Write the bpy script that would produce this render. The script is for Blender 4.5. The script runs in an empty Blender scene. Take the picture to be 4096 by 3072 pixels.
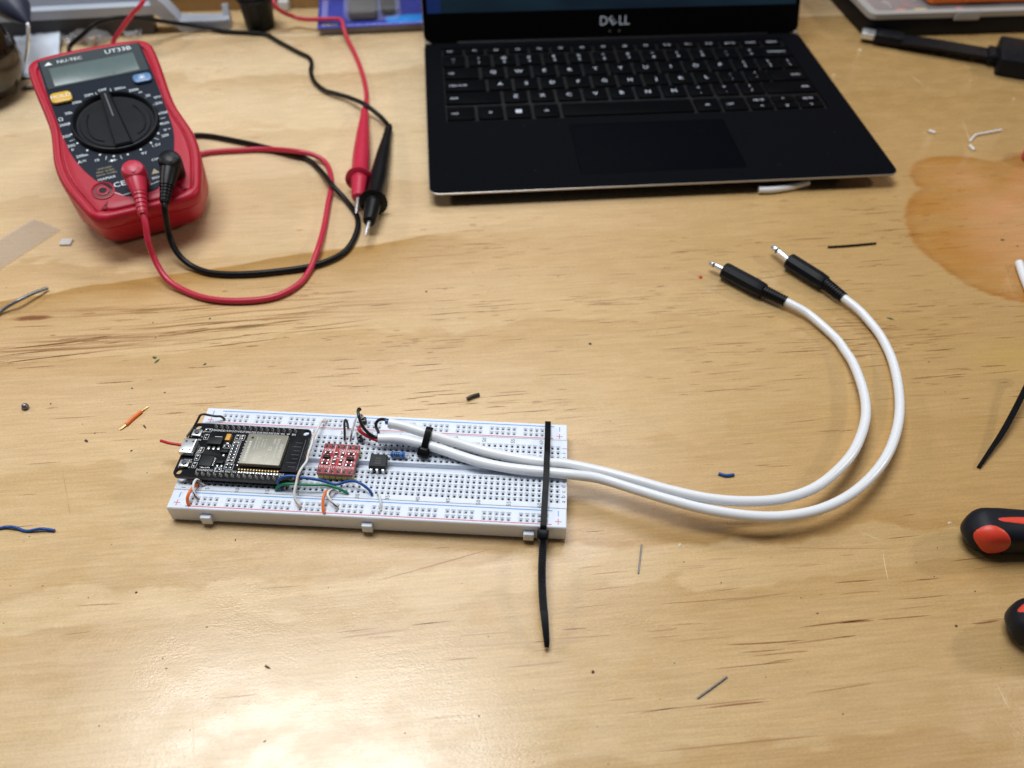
import bpy, math, random
from mathutils import Vector, Matrix, Euler

random.seed(7)
SC = bpy.context.scene
COL = SC.collection
MM = 0.001
rad = math.radians

# ------------------------------------------------------------------ camera
FPX = 3112.87
CAM = Vector((149.18, -171.96, 281.8))
CROT = Euler((rad(42.583), rad(-0.591), rad(3.038)), 'XYZ')
cd = bpy.data.cameras.new('camera')
cam = bpy.data.objects.new('camera', cd)
COL.objects.link(cam)
cam.location = CAM * MM
cam.rotation_euler = CROT
cd.sensor_fit = 'HORIZONTAL'
cd.sensor_width = 9.0
cd.lens = 9.0 * FPX / 4096
cd.clip_start = 0.005
cd.clip_end = 20
cd.dof.use_dof = True
cd.dof.focus_distance = 0.338
cd.dof.aperture_fstop = 2.1
SC.camera = cam

# ------------------------------------------------------------------ world and lamps
w = bpy.data.worlds.new('World')
SC.world = w
w.use_nodes = True
bg = w.node_tree.nodes['Background']
bg.inputs[0].default_value = (0.80, 0.86, 1.0, 1)
bg.inputs[1].default_value = 0.075

def area(name, loc, target, sx, sy, power, col):
    l = bpy.data.lights.new(name, 'AREA')
    l.shape = 'RECTANGLE'; l.size = sx; l.size_y = sy
    l.energy = power; l.color = col
    o = bpy.data.objects.new(name, l)
    COL.objects.link(o)
    o.location = Vector(loc) * MM
    o.rotation_euler = (Vector(target) - Vector(loc)).to_track_quat('-Z', 'Y').to_euler()
    return o
area('ceiling_panel_light', (-130, 365, 1350), (-130, 365, 0), 0.76, 0.50, 18.5, (0.93, 0.97, 1.0))
area('far_ceiling_panel_light', (230, 1250, 1350), (150, 250, 0), 0.90, 0.50, 7.5, (0.97, 0.98, 1.0))
area('left_fill_light', (-1050, 380, 700), (-60, 150, 0), 0.40, 0.10, 3.2, (1.0, 0.96, 0.90))  # added unseen fill lamp that brightens the left of the bench
area('side_lamp', (1400, 420, 680), (280, 60, 0), 0.10, 0.10, 4.0, (1.0, 0.90, 0.78))

cy = SC.cycles
cy.max_bounces = 6; cy.diffuse_bounces = 2; cy.glossy_bounces = 3; cy.transmission_bounces = 4; cy.transparent_max_bounces = 8
cy.caustics_reflective = False; cy.caustics_refractive = False
cy.use_adaptive_sampling = True; cy.adaptive_threshold = 0.015
vs = SC.view_settings
vs.view_transform = 'Standard'
vs.look = 'None'
vs.exposure = -0.06
vs.gamma = 1.0
vs.use_curve_mapping = False

# ------------------------------------------------------------------ measuring: photo pixel + height -> bench position (mm)
CM = CROT.to_matrix()
def P(u, v, z=0.0):
    d = CM @ Vector(((u - 2048) / FPX, -(v - 1536) / FPX, -1.0))
    return CAM + d * ((z - CAM.z) / d.z)
def zoom(ox, oy, s):
    return lambda x, y, z=0.0: P(ox + x / s, oy + y / s, z)
A = zoom(600, 1580, 2.4578)
B = zoom(1400, 1600, 2.3284)
C3 = zoom(1180, 1600, 3.6074)
F5 = zoom(1000, 0, 1.7467)
DS = zoom(0, 0, 1 / 1.8517)

# ------------------------------------------------------------------ materials
MATS = {}
def nt(name):
    m = bpy.data.materials.new(name)
    m.use_nodes = True
    t = m.node_tree
    return m, t, t.nodes['Principled BSDF']
def mat(name, col, rough=0.5, metal=0.0, spec=0.5, coat=0.0, var=0.06, bump=0.0, bscale=2.0, trans=0.0, emit=None, estr=0.0, alpha=1.0, sss=0.0, rvar=0.08):
    if name in MATS:
        return MATS[name]
    m, t, b = nt(name)
    N, L = t.nodes, t.links
    tc = N.new('ShaderNodeTexCoord')
    nz = N.new('ShaderNodeTexNoise'); nz.inputs['Scale'].default_value = bscale * 1000 * 0.25; nz.inputs['Detail'].default_value = 2
    L.new(tc.outputs['Object'], nz.inputs['Vector'])
    mx = N.new('ShaderNodeMix'); mx.data_type = 'RGBA'
    c = Vector(col)
    mx.inputs[6].default_value = (*(c * (1 - var)), 1)
    mx.inputs[7].default_value = (*[min(1, k) for k in c * (1 + var)], 1)
    L.new(nz.outputs['Fac'], mx.inputs[0])
    L.new(mx.outputs[2], b.inputs['Base Color'])
    mr = N.new('ShaderNodeMapRange')
    mr.inputs[3].default_value = max(0.02, rough - rvar); mr.inputs[4].default_value = min(1, rough + rvar)
    n2 = N.new('ShaderNodeTexNoise'); n2.inputs['Scale'].default_value = 160; n2.inputs['Detail'].default_value = 2
    L.new(tc.outputs['Object'], n2.inputs['Vector'])
    L.new(n2.outputs['Fac'], mr.inputs[0]); L.new(mr.outputs[0], b.inputs['Roughness'])
    b.inputs['Metallic'].default_value = metal
    b.inputs['Specular IOR Level'].default_value = spec
    b.inputs['Coat Weight'].default_value = coat
    b.inputs['Coat Roughness'].default_value = 0.15
    b.inputs['Transmission Weight'].default_value = trans
    b.inputs['Alpha'].default_value = alpha
    if sss:
        b.inputs['Subsurface Weight'].default_value = sss
        b.inputs['Subsurface Radius'].default_value = (1, 0.95, 0.9)
        b.inputs['Subsurface Scale'].default_value = 0.0025
    if emit:
        b.inputs['Emission Color'].default_value = (*emit, 1)
        b.inputs['Emission Strength'].default_value = estr
    if bump:
        bp = N.new('ShaderNodeBump'); bp.inputs['Strength'].default_value = bump; bp.inputs['Distance'].default_value = 0.0001
        n3 = N.new('ShaderNodeTexNoise'); n3.inputs['Scale'].default_value = bscale * 1000; n3.inputs['Detail'].default_value = 3
        L.new(tc.outputs['Object'], n3.inputs['Vector'])
        L.new(n3.outputs['Fac'], bp.inputs['Height']); L.new(bp.outputs[0], b.inputs['Normal'])
    MATS[name] = m
    return m

class G:
    """tiny node-graph helper"""
    def __init__(s, t): s.t = t; s.N = t.nodes; s.L = t.links
    def put(s, sock, v):
        if hasattr(v, 'is_linked') or isinstance(v, bpy.types.NodeSocket): s.L.new(v, sock)
        else: sock.default_value = v
    def m(s, op, a, b=0.0, c=0.0, clamp=False):
        n = s.N.new('ShaderNodeMath'); n.operation = op; n.use_clamp = clamp
        s.put(n.inputs[0], a); s.put(n.inputs[1], b); s.put(n.inputs[2], c)
        return n.outputs[0]
    def noise(s, x, y, sx, sy, detail=2.0, rough=0.5, off=0.0, dist=0.0):
        cb = s.N.new('ShaderNodeCombineXYZ')
        s.put(cb.inputs[0], s.m('MULTIPLY', x, sx)); s.put(cb.inputs[1], s.m('MULTIPLY', y, sy)); cb.inputs[2].default_value = off
        n = s.N.new('ShaderNodeTexNoise'); n.inputs['Scale'].default_value = 1.0
        n.inputs['Detail'].default_value = detail; n.inputs['Roughness'].default_value = rough; n.inputs['Distortion'].default_value = dist
        s.L.new(cb.outputs[0], n.inputs['Vector'])
        return n.outputs['Fac']
    def step(s, v, a, b, o0=0.0, o1=1.0):
        n = s.N.new('ShaderNodeMapRange'); n.interpolation_type = 'SMOOTHSTEP'
        s.put(n.inputs[0], v); n.inputs[1].default_value = a; n.inputs[2].default_value = b; n.inputs[3].default_value = o0; n.inputs[4].default_value = o1
        return n.outputs[0]
    def mix(s, f, a, b, mode='MIX'):
        n = s.N.new('ShaderNodeMix'); n.data_type = 'RGBA'; n.blend_type = mode
        s.put(n.inputs[0], f)
        for k, v in ((6, a), (7, b)):
            if isinstance(v, tuple): n.inputs[k].default_value = (*v, 1)
            else: s.L.new(v, n.inputs[k])
        return n.outputs[2]

def wood(name, main=True, tint=(1, 1, 1)):
    m, t, b = nt(name)
    g = G(t)
    tc = g.N.new('ShaderNodeTexCoord')
    sp = g.N.new('ShaderNodeSeparateXYZ')
    g.L.new(tc.outputs['Object'], sp.inputs[0])
    x = g.m('MULTIPLY', sp.outputs[0], 1000.0); y = g.m('MULTIPLY', sp.outputs[1], 1000.0)
    # grain meander
    wv = g.noise(x, y, 0.006, 0.010, 2, 0.5, 3.1)
    yw = g.m('ADD', y, g.m('MULTIPLY', g.m('SUBTRACT', wv, 0.5), 14.0))
    pale = tuple(a * c for a, c in zip((0.69, 0.495, 0.268), tint)); tan = tuple(a * c for a, c in zip((0.44, 0.25, 0.082), tint)); pink = tuple(a * c for a, c in zip((0.67, 0.465, 0.272), tint))
    # growth rings: saw-tooth bands with one crisp edge
    tt = g.m('ADD', g.m('MULTIPLY', yw, 0.0135), g.m('MULTIPLY', g.noise(x, y, 0.012, 0.03, 3, 0.55, 8.0), 1.1))
    fr = g.m('FRACT', tt)
    saw = g.m('MULTIPLY', g.step(fr, 0.30, 0.97), g.step(fr, 0.97, 1.0, 1.0, 0.0))
    amp = g.step(g.noise(x, y, 0.003, 0.008, 1, 0.5, 5.5), 0.35, 0.7, 0.10, 0.55)
    tanf = g.m('MULTIPLY', saw, amp)
    if main:
        n1 = g.noise(x, y, 0.02, 0.004, 4, 0.55, 1.7)
        d1 = g.m('SUBTRACT', y, g.m('ADD', -31.0, g.m('MULTIPLY', g.m('SUBTRACT', n1, 0.5), 34.0)))
        f1 = g.m('MULTIPLY', g.step(d1, -0.8, 2.0), g.m('POWER', 2.718, g.m('MULTIPLY', g.m('MAXIMUM', d1, 0.0), -0.055)))
        e2 = g.m('ADD', 166.0, g.m('MULTIPLY', g.m('ADD', x, 30.0), 0.17))
        d2 = g.m('SUBTRACT', g.m('ADD', e2, g.m('MULTIPLY', g.m('SUBTRACT', g.noise(x, y, 0.02, 0.01, 3, 0.5, 2.2), 0.5), 12.0)), y)
        f2 = g.m('MULTIPLY', g.step(d2, -0.8, 1.2), g.m('POWER', 2.718, g.m('MULTIPLY', g.m('MAXIMUM', d2, 0.0), -0.034)))
        f2 = g.m('MULTIPLY', f2, g.step(x, 60.0, 190.0, 1.0, 0.0))
        tanf = g.m('ADD', g.m('MULTIPLY', tanf, 0.75), g.m('ADD', g.m('MULTIPLY', f1, g.step(x, 90.0, 220.0, 0.42, 0.85)), g.m('MULTIPLY', f2, 0.90)), clamp=True)
    col = g.mix(g.step(g.noise(x, y, 0.004, 0.012, 2, 0.5, 9.3), 0.40, 0.68, 0.0, 0.65), pale, pink)
    if main:      # light falling off to the right, painted as a darker, warmer board
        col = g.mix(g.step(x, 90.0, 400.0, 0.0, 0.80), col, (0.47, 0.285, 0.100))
    if main:      # brighter light towards the back left, painted in as a paler tone
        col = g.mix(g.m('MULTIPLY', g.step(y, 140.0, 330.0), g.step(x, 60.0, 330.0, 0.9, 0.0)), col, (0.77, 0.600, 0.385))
    col = g.mix(tanf, col, tan)
    if main:
        # orange heartwood patch at the right edge
        wob = g.m('MULTIPLY', g.m('SUBTRACT', g.noise(x, y, 0.014, 0.014, 2, 0.5, 2.9), 0.5), 22.0)
        def blob(cx, cy, rx, ry):
            a = g.m('DIVIDE', g.m('SUBTRACT', x, cx), rx); c = g.m('DIVIDE', g.m('SUBTRACT', y, cy), ry)
            return g.m('MULTIPLY', g.m('SUBTRACT', g.m('SQRT', g.m('ADD', g.m('MULTIPLY', a, a), g.m('MULTIPLY', c, c))), 1.0), min(rx, ry))
        sd = g.m('ADD', g.m('MINIMUM', g.m('MINIMUM', blob(470, 160, 73, 64), blob(466, 220, 38, 30)), blob(545, 195, 92, 56)), g.m('MULTIPLY', wob, 0.6))
        sd = g.m('ADD', sd, g.m('MULTIPLY', g.m('SUBTRACT', g.noise(x, y, 0.05, 0.28, 3, 0.6, 7.1), 0.5), 5.0))
        stin = g.step(sd, -1.6, 1.6, 1.0, 0.0)
        rim = g.m('MULTIPLY', g.step(sd, -7.0, -1.5), stin)
        core = g.m('MULTIPLY', g.step(g.m('ADD', sd, g.m('MULTIPLY', wob, 1.4)), -42.0, -4.0, 1.0, 0.0), g.step(x, 415.0, 495.0, 0.30, 1.0))
        org = g.mix(core, (0.46, 0.210, 0.042), (0.65, 0.335, 0.155))
        org = g.mix(g.m('MULTIPLY', rim, 0.6), org, (0.36, 0.140, 0.022))
        soak = g.step(g.noise(x, y, 0.022, 0.085, 4, 0.6, 3.7), 0.32, 0.68, 0.52, 0.94)
        col = g.mix(g.m('MULTIPLY', stin, soak), col, org)
    # fine fibre and mottle
    fib = g.noise(x, y, 0.05, 1.1, 4, 0.6, 0.4)
    col = g.mix(0.55, col, g.mix(g.step(fib, 0.25, 0.75), (0.80, 0.78, 0.74), (1.14, 1.13, 1.12)), 'MULTIPLY')
    mott = g.noise(x, y, 0.9, 1.6, 3, 0.7, 0.9)
    col = g.mix(0.5, col, g.mix(g.step(mott, 0.25, 0.75), (0.80, 0.78, 0.74), (1.16, 1.16, 1.16)), 'MULTIPLY')
    # resin-pore dashes: modelled slivers on the main board, texture on the pieces behind it
    if not main:
        dens = g.m('MULTIPLY', g.m('SUBTRACT', g.noise(x, y, 0.010, 0.028, 2, 0.5, 4.4), 0.5), 0.35)
        dsh = g.step(g.m('ADD', g.noise(x, yw, 0.05, 1.2, 1, 0.35, 6.6), dens), 0.73, 0.79)
        col = g.mix(g.m('MULTIPLY', dsh, 0.8), col, (0.24, 0.11, 0.04))
    if main:
        # dark brown weathered streaks on the left
        sx = g.step(x, 40.0, 130.0, 1.0, 0.0)
        y1 = g.m('ABSOLUTE', g.m('SUBTRACT', g.m('SUBTRACT', yw, g.m('MULTIPLY', x, 0.10)), 120.0)); y2 = g.m('ABSOLUTE', g.m('SUBTRACT', yw, 138.0))
        bandm = g.m('MAXIMUM', g.step(y1, 3.0, 15.0, 1.0, 0.0), g.step(y2, 1.0, 6.0, 0.7, 0.0))
        stn = g.step(g.noise(x, yw, 0.010, 0.42, 4, 0.6, 12.0), 0.47, 0.66)
        col = g.mix(g.m('MULTIPLY', g.m('MULTIPLY', stn, bandm), g.m('MULTIPLY', sx, 0.92)), col, (0.30, 0.142, 0.060))
        # small knot
        kx = g.m('MULTIPLY', g.m('ADD', x, 98.3), 0.085); ky = g.m('MULTIPLY', g.m('SUBTRACT', y, 134.3), 0.42)
        kd = g.m('ADD', g.m('MULTIPLY', kx, kx), g.m('MULTIPLY', ky, ky))
        kd = g.m('ADD', kd, g.m('MULTIPLY', g.m('SUBTRACT', g.noise(x, y, 0.2, 0.6, 2, 0.5), 0.5), 0.8))
        col = g.mix(g.step(kd, 0.1, 1.2, 0.9, 0.0), col, (0.20, 0.075, 0.028))
        # yellowed spot
        col = g.mix(g.m('MULTIPLY', g.step(blob(408, 62, 30, 16), -16.0, 2.0, 1.0, 0.0), 0.35), col, (0.55, 0.36, 0.08))
    g.L.new(col, b.inputs['Base Color'])
    # satin film: grainy micro-relief that glitters, dashes sunk in
    b.inputs['Specular IOR Level'].default_value = 0.65
    g.put(b.inputs['Roughness'], g.step(g.noise(x, y, 0.05, 0.09, 3, 0.6), 0.3, 0.7, 0.19, 0.33))
    h1 = g.noise(x, y, 1.0, 1.5, 2, 0.6, 3.3)
    h2 = g.noise(x, y, 0.10, 1.3, 3, 0.6, 5.1)
    h = g.m('ADD', h1, g.m('MULTIPLY', h2, 0.5))
    bp = g.N.new('ShaderNodeBump'); bp.inputs['Strength'].default_value = 1.0; bp.inputs['Distance'].default_value = 0.00007
    g.put(bp.inputs['Strength'], g.step(g.noise(x, y, 0.022, 0.03, 3, 0.6, 14.0), 0.3, 0.7, 0.45, 1.0))
    g.L.new(h, bp.inputs['Height']); g.L.new(bp.outputs[0], b.inputs['Normal'])
    return m

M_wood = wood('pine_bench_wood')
M_wood2 = wood('pine_strip_wood', False)
M_wood3 = wood('backboard_wood', False, (0.55, 0.47, 0.36))
M_abs = mat('white_breadboard_plastic', (0.74, 0.79, 0.885), 0.38, spec=0.4, sss=0.35, var=0.02, bump=0.05)
M_pit = mat('hole_shade', (0.19, 0.18, 0.17), 0.55, var=0.3)  # dark colour paints the shade inside the deep terminal-strip holes
M_railpit = mat('rail_hole', (0.55, 0.57, 0.60), 0.5, var=0.2)
M_clip = mat('nickel_clip', (0.70, 0.70, 0.69), 0.45, metal=0.35)
M_red_ink = mat('red_ink', (0.66, 0.10, 0.16), 0.5)
M_blue_ink = mat('blue_ink', (0.06, 0.30, 0.68), 0.5)
M_black_ink = mat('black_ink', (0.03, 0.03, 0.035), 0.5)
M_pcb = mat('black_solder_mask', (0.005, 0.0055, 0.007), 0.22, spec=0.4, bump=0.12, bscale=1.2)
M_pcb_edge = mat('pcb_edge', (0.07, 0.07, 0.06), 0.7, var=0.3)
M_silk = mat('white_silkscreen', (0.80, 0.83, 0.85), 0.6)
M_trace = mat('mask_over_trace', (0.035, 0.038, 0.044), 0.25)
M_solder = mat('solder', (0.60, 0.59, 0.57), 0.26, metal=0.85, bump=0.3)
M_tin = mat('tinned_can', (0.29, 0.275, 0.225), 0.48, metal=0.45, bump=0.12, bscale=4)
M_etch = mat('laser_etch', (0.62, 0.61, 0.55), 0.6)
M_gold = mat('gold_plating', (0.55, 0.36, 0.15), 0.3, metal=1.0)
M_steel = mat('bright_steel', (0.78, 0.79, 0.80), 0.30, metal=0.75, bump=0.1)
M_lead = mat('dull_tinned_lead', (0.22, 0.22, 0.23), 0.4, metal=0.8)
M_blk = mat('black_moulding', (0.005, 0.005, 0.006), 0.42, spec=0.18, bump=0.12)
M_blkgloss = mat('black_gloss_plastic', (0.005, 0.005, 0.006), 0.2, spec=0.4)
M_ceram = mat('chip_body', (0.010, 0.010, 0.011), 0.5, spec=0.3, bump=0.2, bscale=3)
M_capb = mat('ceramic_capacitor', (0.33, 0.24, 0.16), 0.5)
M_tant = mat('tantalum_orange', (0.66, 0.33, 0.05), 0.4)
M_btn = mat('switch_tin', (0.42, 0.42, 0.40), 0.35, metal=0.9)
M_btnc = mat('switch_cap', (0.05, 0.065, 0.10), 0.5)
M_redpcb = mat('red_solder_mask', (0.36, 0.022, 0.030), 0.28, spec=0.55, bump=0.1)
M_redpcb2 = mat('bare_red_board_edge', (0.36, 0.20, 0.15), 0.7)
M_redtr = mat('red_trace', (0.56, 0.03, 0.03), 0.3)
M_yel = mat('yellow_header', (0.62, 0.47, 0.10), 0.5)
M_resb = mat('resistor_blue', (0.025, 0.19, 0.60), 0.35, coat=0.4)
M_resband = mat('resistor_band', (0.015, 0.012, 0.02), 0.5)
M_wwhite = mat('wire_white', (0.74, 0.74, 0.74), 0.36)
M_worange = mat('wire_orange', (0.80, 0.17, 0.02), 0.38)
M_wblue = mat('wire_blue', (0.012, 0.075, 0.30), 0.36)
M_wgreen = mat('wire_green', (0.005, 0.19, 0.075), 0.36)
M_wbrown = mat('wire_brown', (0.035, 0.022, 0.015), 0.4)
M_wred = mat('wire_red', (0.52, 0.015, 0.030), 0.36)
M_wblack = mat('wire_black', (0.006, 0.006, 0.006), 0.3)
M_copper = mat('copper', (0.62, 0.32, 0.19), 0.35, metal=1.0)
M_wpeach = mat('wire_stripe_peach', (0.74, 0.52, 0.38), 0.4)
M_wbstripe = mat('wire_stripe_brown', (0.13, 0.07, 0.045), 0.4)
M_jacket = mat('white_pvc_jacket', (0.80, 0.815, 0.845), 0.27, spec=0.5, var=0.05, bump=0.05, bscale=0.2)
M_rub = mat('soft_black_rubber', (0.005, 0.0055, 0.008), 0.42, spec=0.18, bump=0.12)
M_tie = mat('nylon_black', (0.004, 0.004, 0.005), 0.40, spec=0.12, bump=0.06)
M_mred = mat('meter_red_rubber', (0.42, 0.010, 0.030), 0.40, spec=0.3, bump=0.06, bscale=3, var=0.12)
M_mnavy = mat('meter_panel_navy', (0.009, 0.014, 0.025), 0.45, spec=0.12)
M_mprint = mat('meter_print', (0.75, 0.80, 0.84), 0.5)
M_mgold = mat('meter_print_gold', (0.34, 0.27, 0.15), 0.5)
M_lcd = mat('lcd_grey_green', (0.105, 0.145, 0.145), 0.3)
M_lcdbez = mat('lcd_cover', (0.060, 0.074, 0.078), 0.12, spec=0.6, coat=0.5)
M_myel = mat('meter_button_yellow', (0.62, 0.36, 0.015), 0.4)
M_mblue = mat('meter_button_blue', (0.09, 0.20, 0.40), 0.4)
M_mdial = mat('meter_dial_black', (0.0065, 0.0075, 0.0095), 0.40, spec=0.14, bump=0.1)
M_lred = mat('lead_red', (0.50, 0.018, 0.052), 0.40)
M_lblk = mat('lead_black', (0.005, 0.005, 0.006), 0.38, spec=0.22)
M_deck = mat('laptop_deck', (0.0038, 0.0041, 0.0056), 0.58, spec=0.015, bump=0.05, bscale=2.5)
M_key = mat('laptop_key', (0.0030, 0.0032, 0.0040), 0.45, spec=0.015)
M_pad = mat('laptop_pad', (0.0022, 0.0026, 0.0042), 0.50, spec=0.012)
M_well = mat('laptop_key_bed', (0.003, 0.003, 0.0035), 0.6, spec=0.2)
M_legend = mat('key_legend', (0.52, 0.55, 0.62), 0.5, emit=(0.6, 0.68, 0.85), estr=0.12)
M_alu = mat('laptop_shell', (0.40, 0.365, 0.33), 0.38, metal=0.6)
M_bezel = mat('screen_bezel', (0.0015, 0.0015, 0.0018), 0.20, spec=0.08)
M_logo = mat('bezel_logo', (0.42, 0.45, 0.50), 0.3)
M_clear = mat('clear_plastic', (0.95, 0.96, 0.97), 0.12, trans=0.0, alpha=0.10, spec=0.6)
M_film = mat('cloudy_film', (0.45, 0.42, 0.42), 0.16, alpha=0.30, spec=0.7)
M_grey = mat('grey_plastic', (0.40, 0.44, 0.51), 0.42)
M_dkgrey = mat('dark_grey_plastic', (0.045, 0.045, 0.048), 0.5)
M_paper = mat('white_paper', (0.62, 0.67, 0.76), 0.5, alpha=1)
M_orange = mat('orange_plastic', (0.72, 0.15, 0.012), 0.4)
M_rim = mat('frosted_rim', (0.36, 0.35, 0.34), 0.35)
M_pink = mat('mauve_sheet', (0.13, 0.065, 0.062), 0.4, var=0.6, bscale=0.08)
M_bblue = mat('card_blue', (0.045, 0.060, 0.34), 0.25, var=0.4, bscale=0.1)
M_bcyan = mat('card_cyan', (0.03, 0.25, 0.72), 0.25, var=0.2, bscale=0.1)
M_byell = mat('card_yellow', (0.55, 0.50, 0.12), 0.4)
M_brass = mat('brass', (0.48, 0.30, 0.10), 0.3, metal=1.0)
M_jar = mat('dark_brown_glass', (0.010, 0.007, 0.004), 0.09, spec=0.45, coat=0.2)
M_plred = mat('plier_red', (0.72, 0.055, 0.025), 0.42, bump=0.05)
M_plblk = mat('plier_black', (0.0095, 0.011, 0.016), 0.48, spec=0.18, bump=0.12)
M_crumb = mat('crumb', (0.09, 0.06, 0.04), 0.7, var=0.5)
M_green = mat('green_fleck', (0.06, 0.10, 0.035), 0.6)
M_navy = mat('navy_handle', (0.018, 0.022, 0.050), 0.5)

def screen_mat():
    m, t, b = nt('lit_display')
    g = G(t)
    tc = g.N.new('ShaderNodeTexCoord'); sp = g.N.new('ShaderNodeSeparateXYZ')
    g.L.new(tc.outputs['Object'], sp.inputs[0])
    x = g.m('MULTIPLY', sp.outputs[0], 1000.0); y = g.m('MULTIPLY', sp.outputs[2], 1000.0)
    n = g.noise(x, y, 0.012, 0.03, 2, 0.5)
    col = g.mix(g.step(n, 0.35, 0.7), (0.0012, 0.006, 0.013), (0.003, 0.014, 0.024))
    col = g.mix(g.step(x, 14.5, 15.0, 0.85, 0.0), col, (0.003, 0.014, 0.085))
    b.inputs['Base Color'].default_value = (0.004, 0.005, 0.006, 1); b.inputs['Roughness'].default_value = 0.25
    g.L.new(col, b.inputs['Emission Color']); b.inputs['Emission Strength'].default_value = 1.0
    return m
M_screen = screen_mat()

# ------------------------------------------------------------------ mesh building (mm)
class MB:
    def __init__(s, M=None):
        s.v = []; s.f = []; s.mi = []; s.M = M or Matrix.Identity(4)
    def add(s, vs, fs, mi=0):
        k = len(s.v)
        s.v += [s.M @ Vector(v) for v in vs]
        for f in fs:
            s.f.append([i + k for i in f]); s.mi.append(mi)
        return s
    def loft(s, rings, mi=0, caps=True, closed=True):
        n = len(rings[0]); vs = [p for r in rings for p in r]; fs = []
        for i in range(len(rings) - 1):
            for j in range(n if closed else n - 1):
                a = i * n + j; b = i * n + (j + 1) % n
                fs.append([a, b, b + n, a + n])
        if caps:
            fs.append(list(range(n))[::-1]); fs.append([(len(rings) - 1) * n + j for j in range(n)])
        return s.add(vs, fs, mi)
    def box(s, x0, x1, y0, y1, z0, z1, mi=0):
        vs = [(x, y, z) for z in (z0, z1) for y in (y0, y1) for x in (x0, x1)]
        return s.add(vs, [[0, 2, 3, 1], [4, 5, 7, 6], [0, 1, 5, 4], [2, 6, 7, 3], [0, 4, 6, 2], [1, 3, 7, 5]], mi)
    def rbox(s, x0, x1, y0, y1, z0, z1, r=0.5, c=0.1, seg=3, mi=0, cb=None):
        cb = c if cb is None else cb
        def ring(ins, z):
            return [(p[0], p[1], z) for p in rrect(x0 + ins, x1 - ins, y0 + ins, y1 - ins, max(0.01, r - ins), seg)]
        rings = []
        if cb: rings.append(ring(cb, z0))
        rings += [ring(0, z0 + cb), ring(0, z1 - c)]
        if c: rings += [ring(c * 0.3, z1 - c * 0.3), ring(c, z1)]
        return s.loft(rings, mi)
    def tube(s, pts, r, n=10, mi=0, caps=True, stretch=None):
        pts = [Vector(p) for p in pts]; rings = []
        up = None
        for i, p in enumerate(pts):
            t = (pts[min(i + 1, len(pts) - 1)] - pts[max(i - 1, 0)])
            if t.length < 1e-9: t = Vector((0, 0, 1))
            t.normalize()
            if up is None:
                up = Vector((0, 0, 1)) if abs(t.z) < 0.9 else Vector((1, 0, 0))
            side = t.cross(up)
            if side.length < 1e-6: side = t.orthogonal()
            side.normalize(); up = side.cross(t).normalized()
            rr = r[i] if isinstance(r, (list, tuple)) else r
            a, b = (rr, rr) if not stretch else (rr * stretch[0], rr * stretch[1])
            rings.append([p + side * (a * math.cos(k * math.tau / n)) + up * (b * math.sin(k * math.tau / n)) for k in range(n)])
        return s.loft(rings, mi, caps)
    def lathe(s, prof, n=24, origin=(0, 0, 0), axis=(0, 0, 1), mi=0, caps=True, ph=0.0):
        ax = Vector(axis).normalized(); q = ax.to_track_quat('Z', 'Y')
        o = Vector(origin)
        rings = [[o + q @ Vector((r * math.cos(ph + k * math.tau / n), r * math.sin(ph + k * math.tau / n), h)) for k in range(n)] for r, h in prof]
        return s.loft(rings, mi, caps)
    def text(s, string, size, x, y, z, rot=0.0, mi=0, align='C', sx=1.0, ext=0.0):
        vs, fs, wd = text_geo(string)
        c, sn = math.cos(rot), math.sin(rot)
        ox = -wd / 2 if align == 'C' else (0 if align == 'L' else -wd)
        out = []
        for a, b in vs:
            a = (a + ox) * size * sx; b = (b - 0.35) * size
            out.append((x + c * a - sn * b, y + sn * a + c * b, z))
        return s.add(out, fs, mi)
    def build(s, name, mats, parent=None, smooth=40, world=False, loc=None):
        """mm -> one mesh object; world=True: vertices are bench coordinates, re-expressed in the parent's frame"""
        mats = mats if isinstance(mats, (list, tuple)) else [mats]
        me = bpy.data.meshes.new(name)
        vs = s.v
        if parent is not None and world:
            inv = FR[parent.name].inverted()
            vs = [inv @ v for v in vs]
        o_loc = Vector(loc) if loc is not None else Vector((0, 0, 0))
        me.from_pydata([(v - o_loc) * MM for v in vs], [], s.f)
        for m in mats: me.materials.append(m)
        me.polygons.foreach_set('material_index', s.mi)
        if smooth:
            me.polygons.foreach_set('use_smooth', [True] * len(s.f))
            me.update()
            try: me.set_sharp_from_angle(angle=rad(smooth))
            except Exception: pass
        me.update()
        o = bpy.data.objects.new(name, me)
        COL.objects.link(o)
        o.location = o_loc * MM
        if parent is not None: o.parent = parent
        FR[o.name] = (FR[parent.name] if parent is not None else Matrix.Identity(4)) @ Matrix.Translation(o_loc)
        return o
FR = {}
TG = {}
def text_geo(string):
    if string in TG: return TG[string]
    cu = bpy.data.curves.new('t', 'FONT'); cu.body = string; cu.resolution_u = 2; cu.size = 1.0
    ob = bpy.data.objects.new('t', cu)
    me = bpy.data.meshes.new_from_object(ob)
    vs = [(v.co.x, v.co.y) for v in me.vertices]; fs = [list(p.vertices) for p in me.polygons]
    lo = min([v[0] for v in vs], default=0); wd = max([v[0] for v in vs], default=0) - lo
    TG[string] = ([(a - lo, b) for a, b in vs], fs, wd)
    bpy.data.objects.remove(ob); bpy.data.curves.remove(cu); bpy.data.meshes.remove(me)
    return TG[string]
def rrect(x0, x1, y0, y1, r, seg=3):
    r = min(r, (x1 - x0) / 2, (y1 - y0) / 2); out = []
    for cx, cy, a0 in ((x1 - r, y1 - r, 0), (x0 + r, y1 - r, 90), (x0 + r, y0 + r, 180), (x1 - r, y0 + r, 270)):
        for k in range(seg + 1):
            a = rad(a0 + 90 * k / seg); out.append((cx + r * math.cos(a), cy + r * math.sin(a)))
    return out
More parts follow.
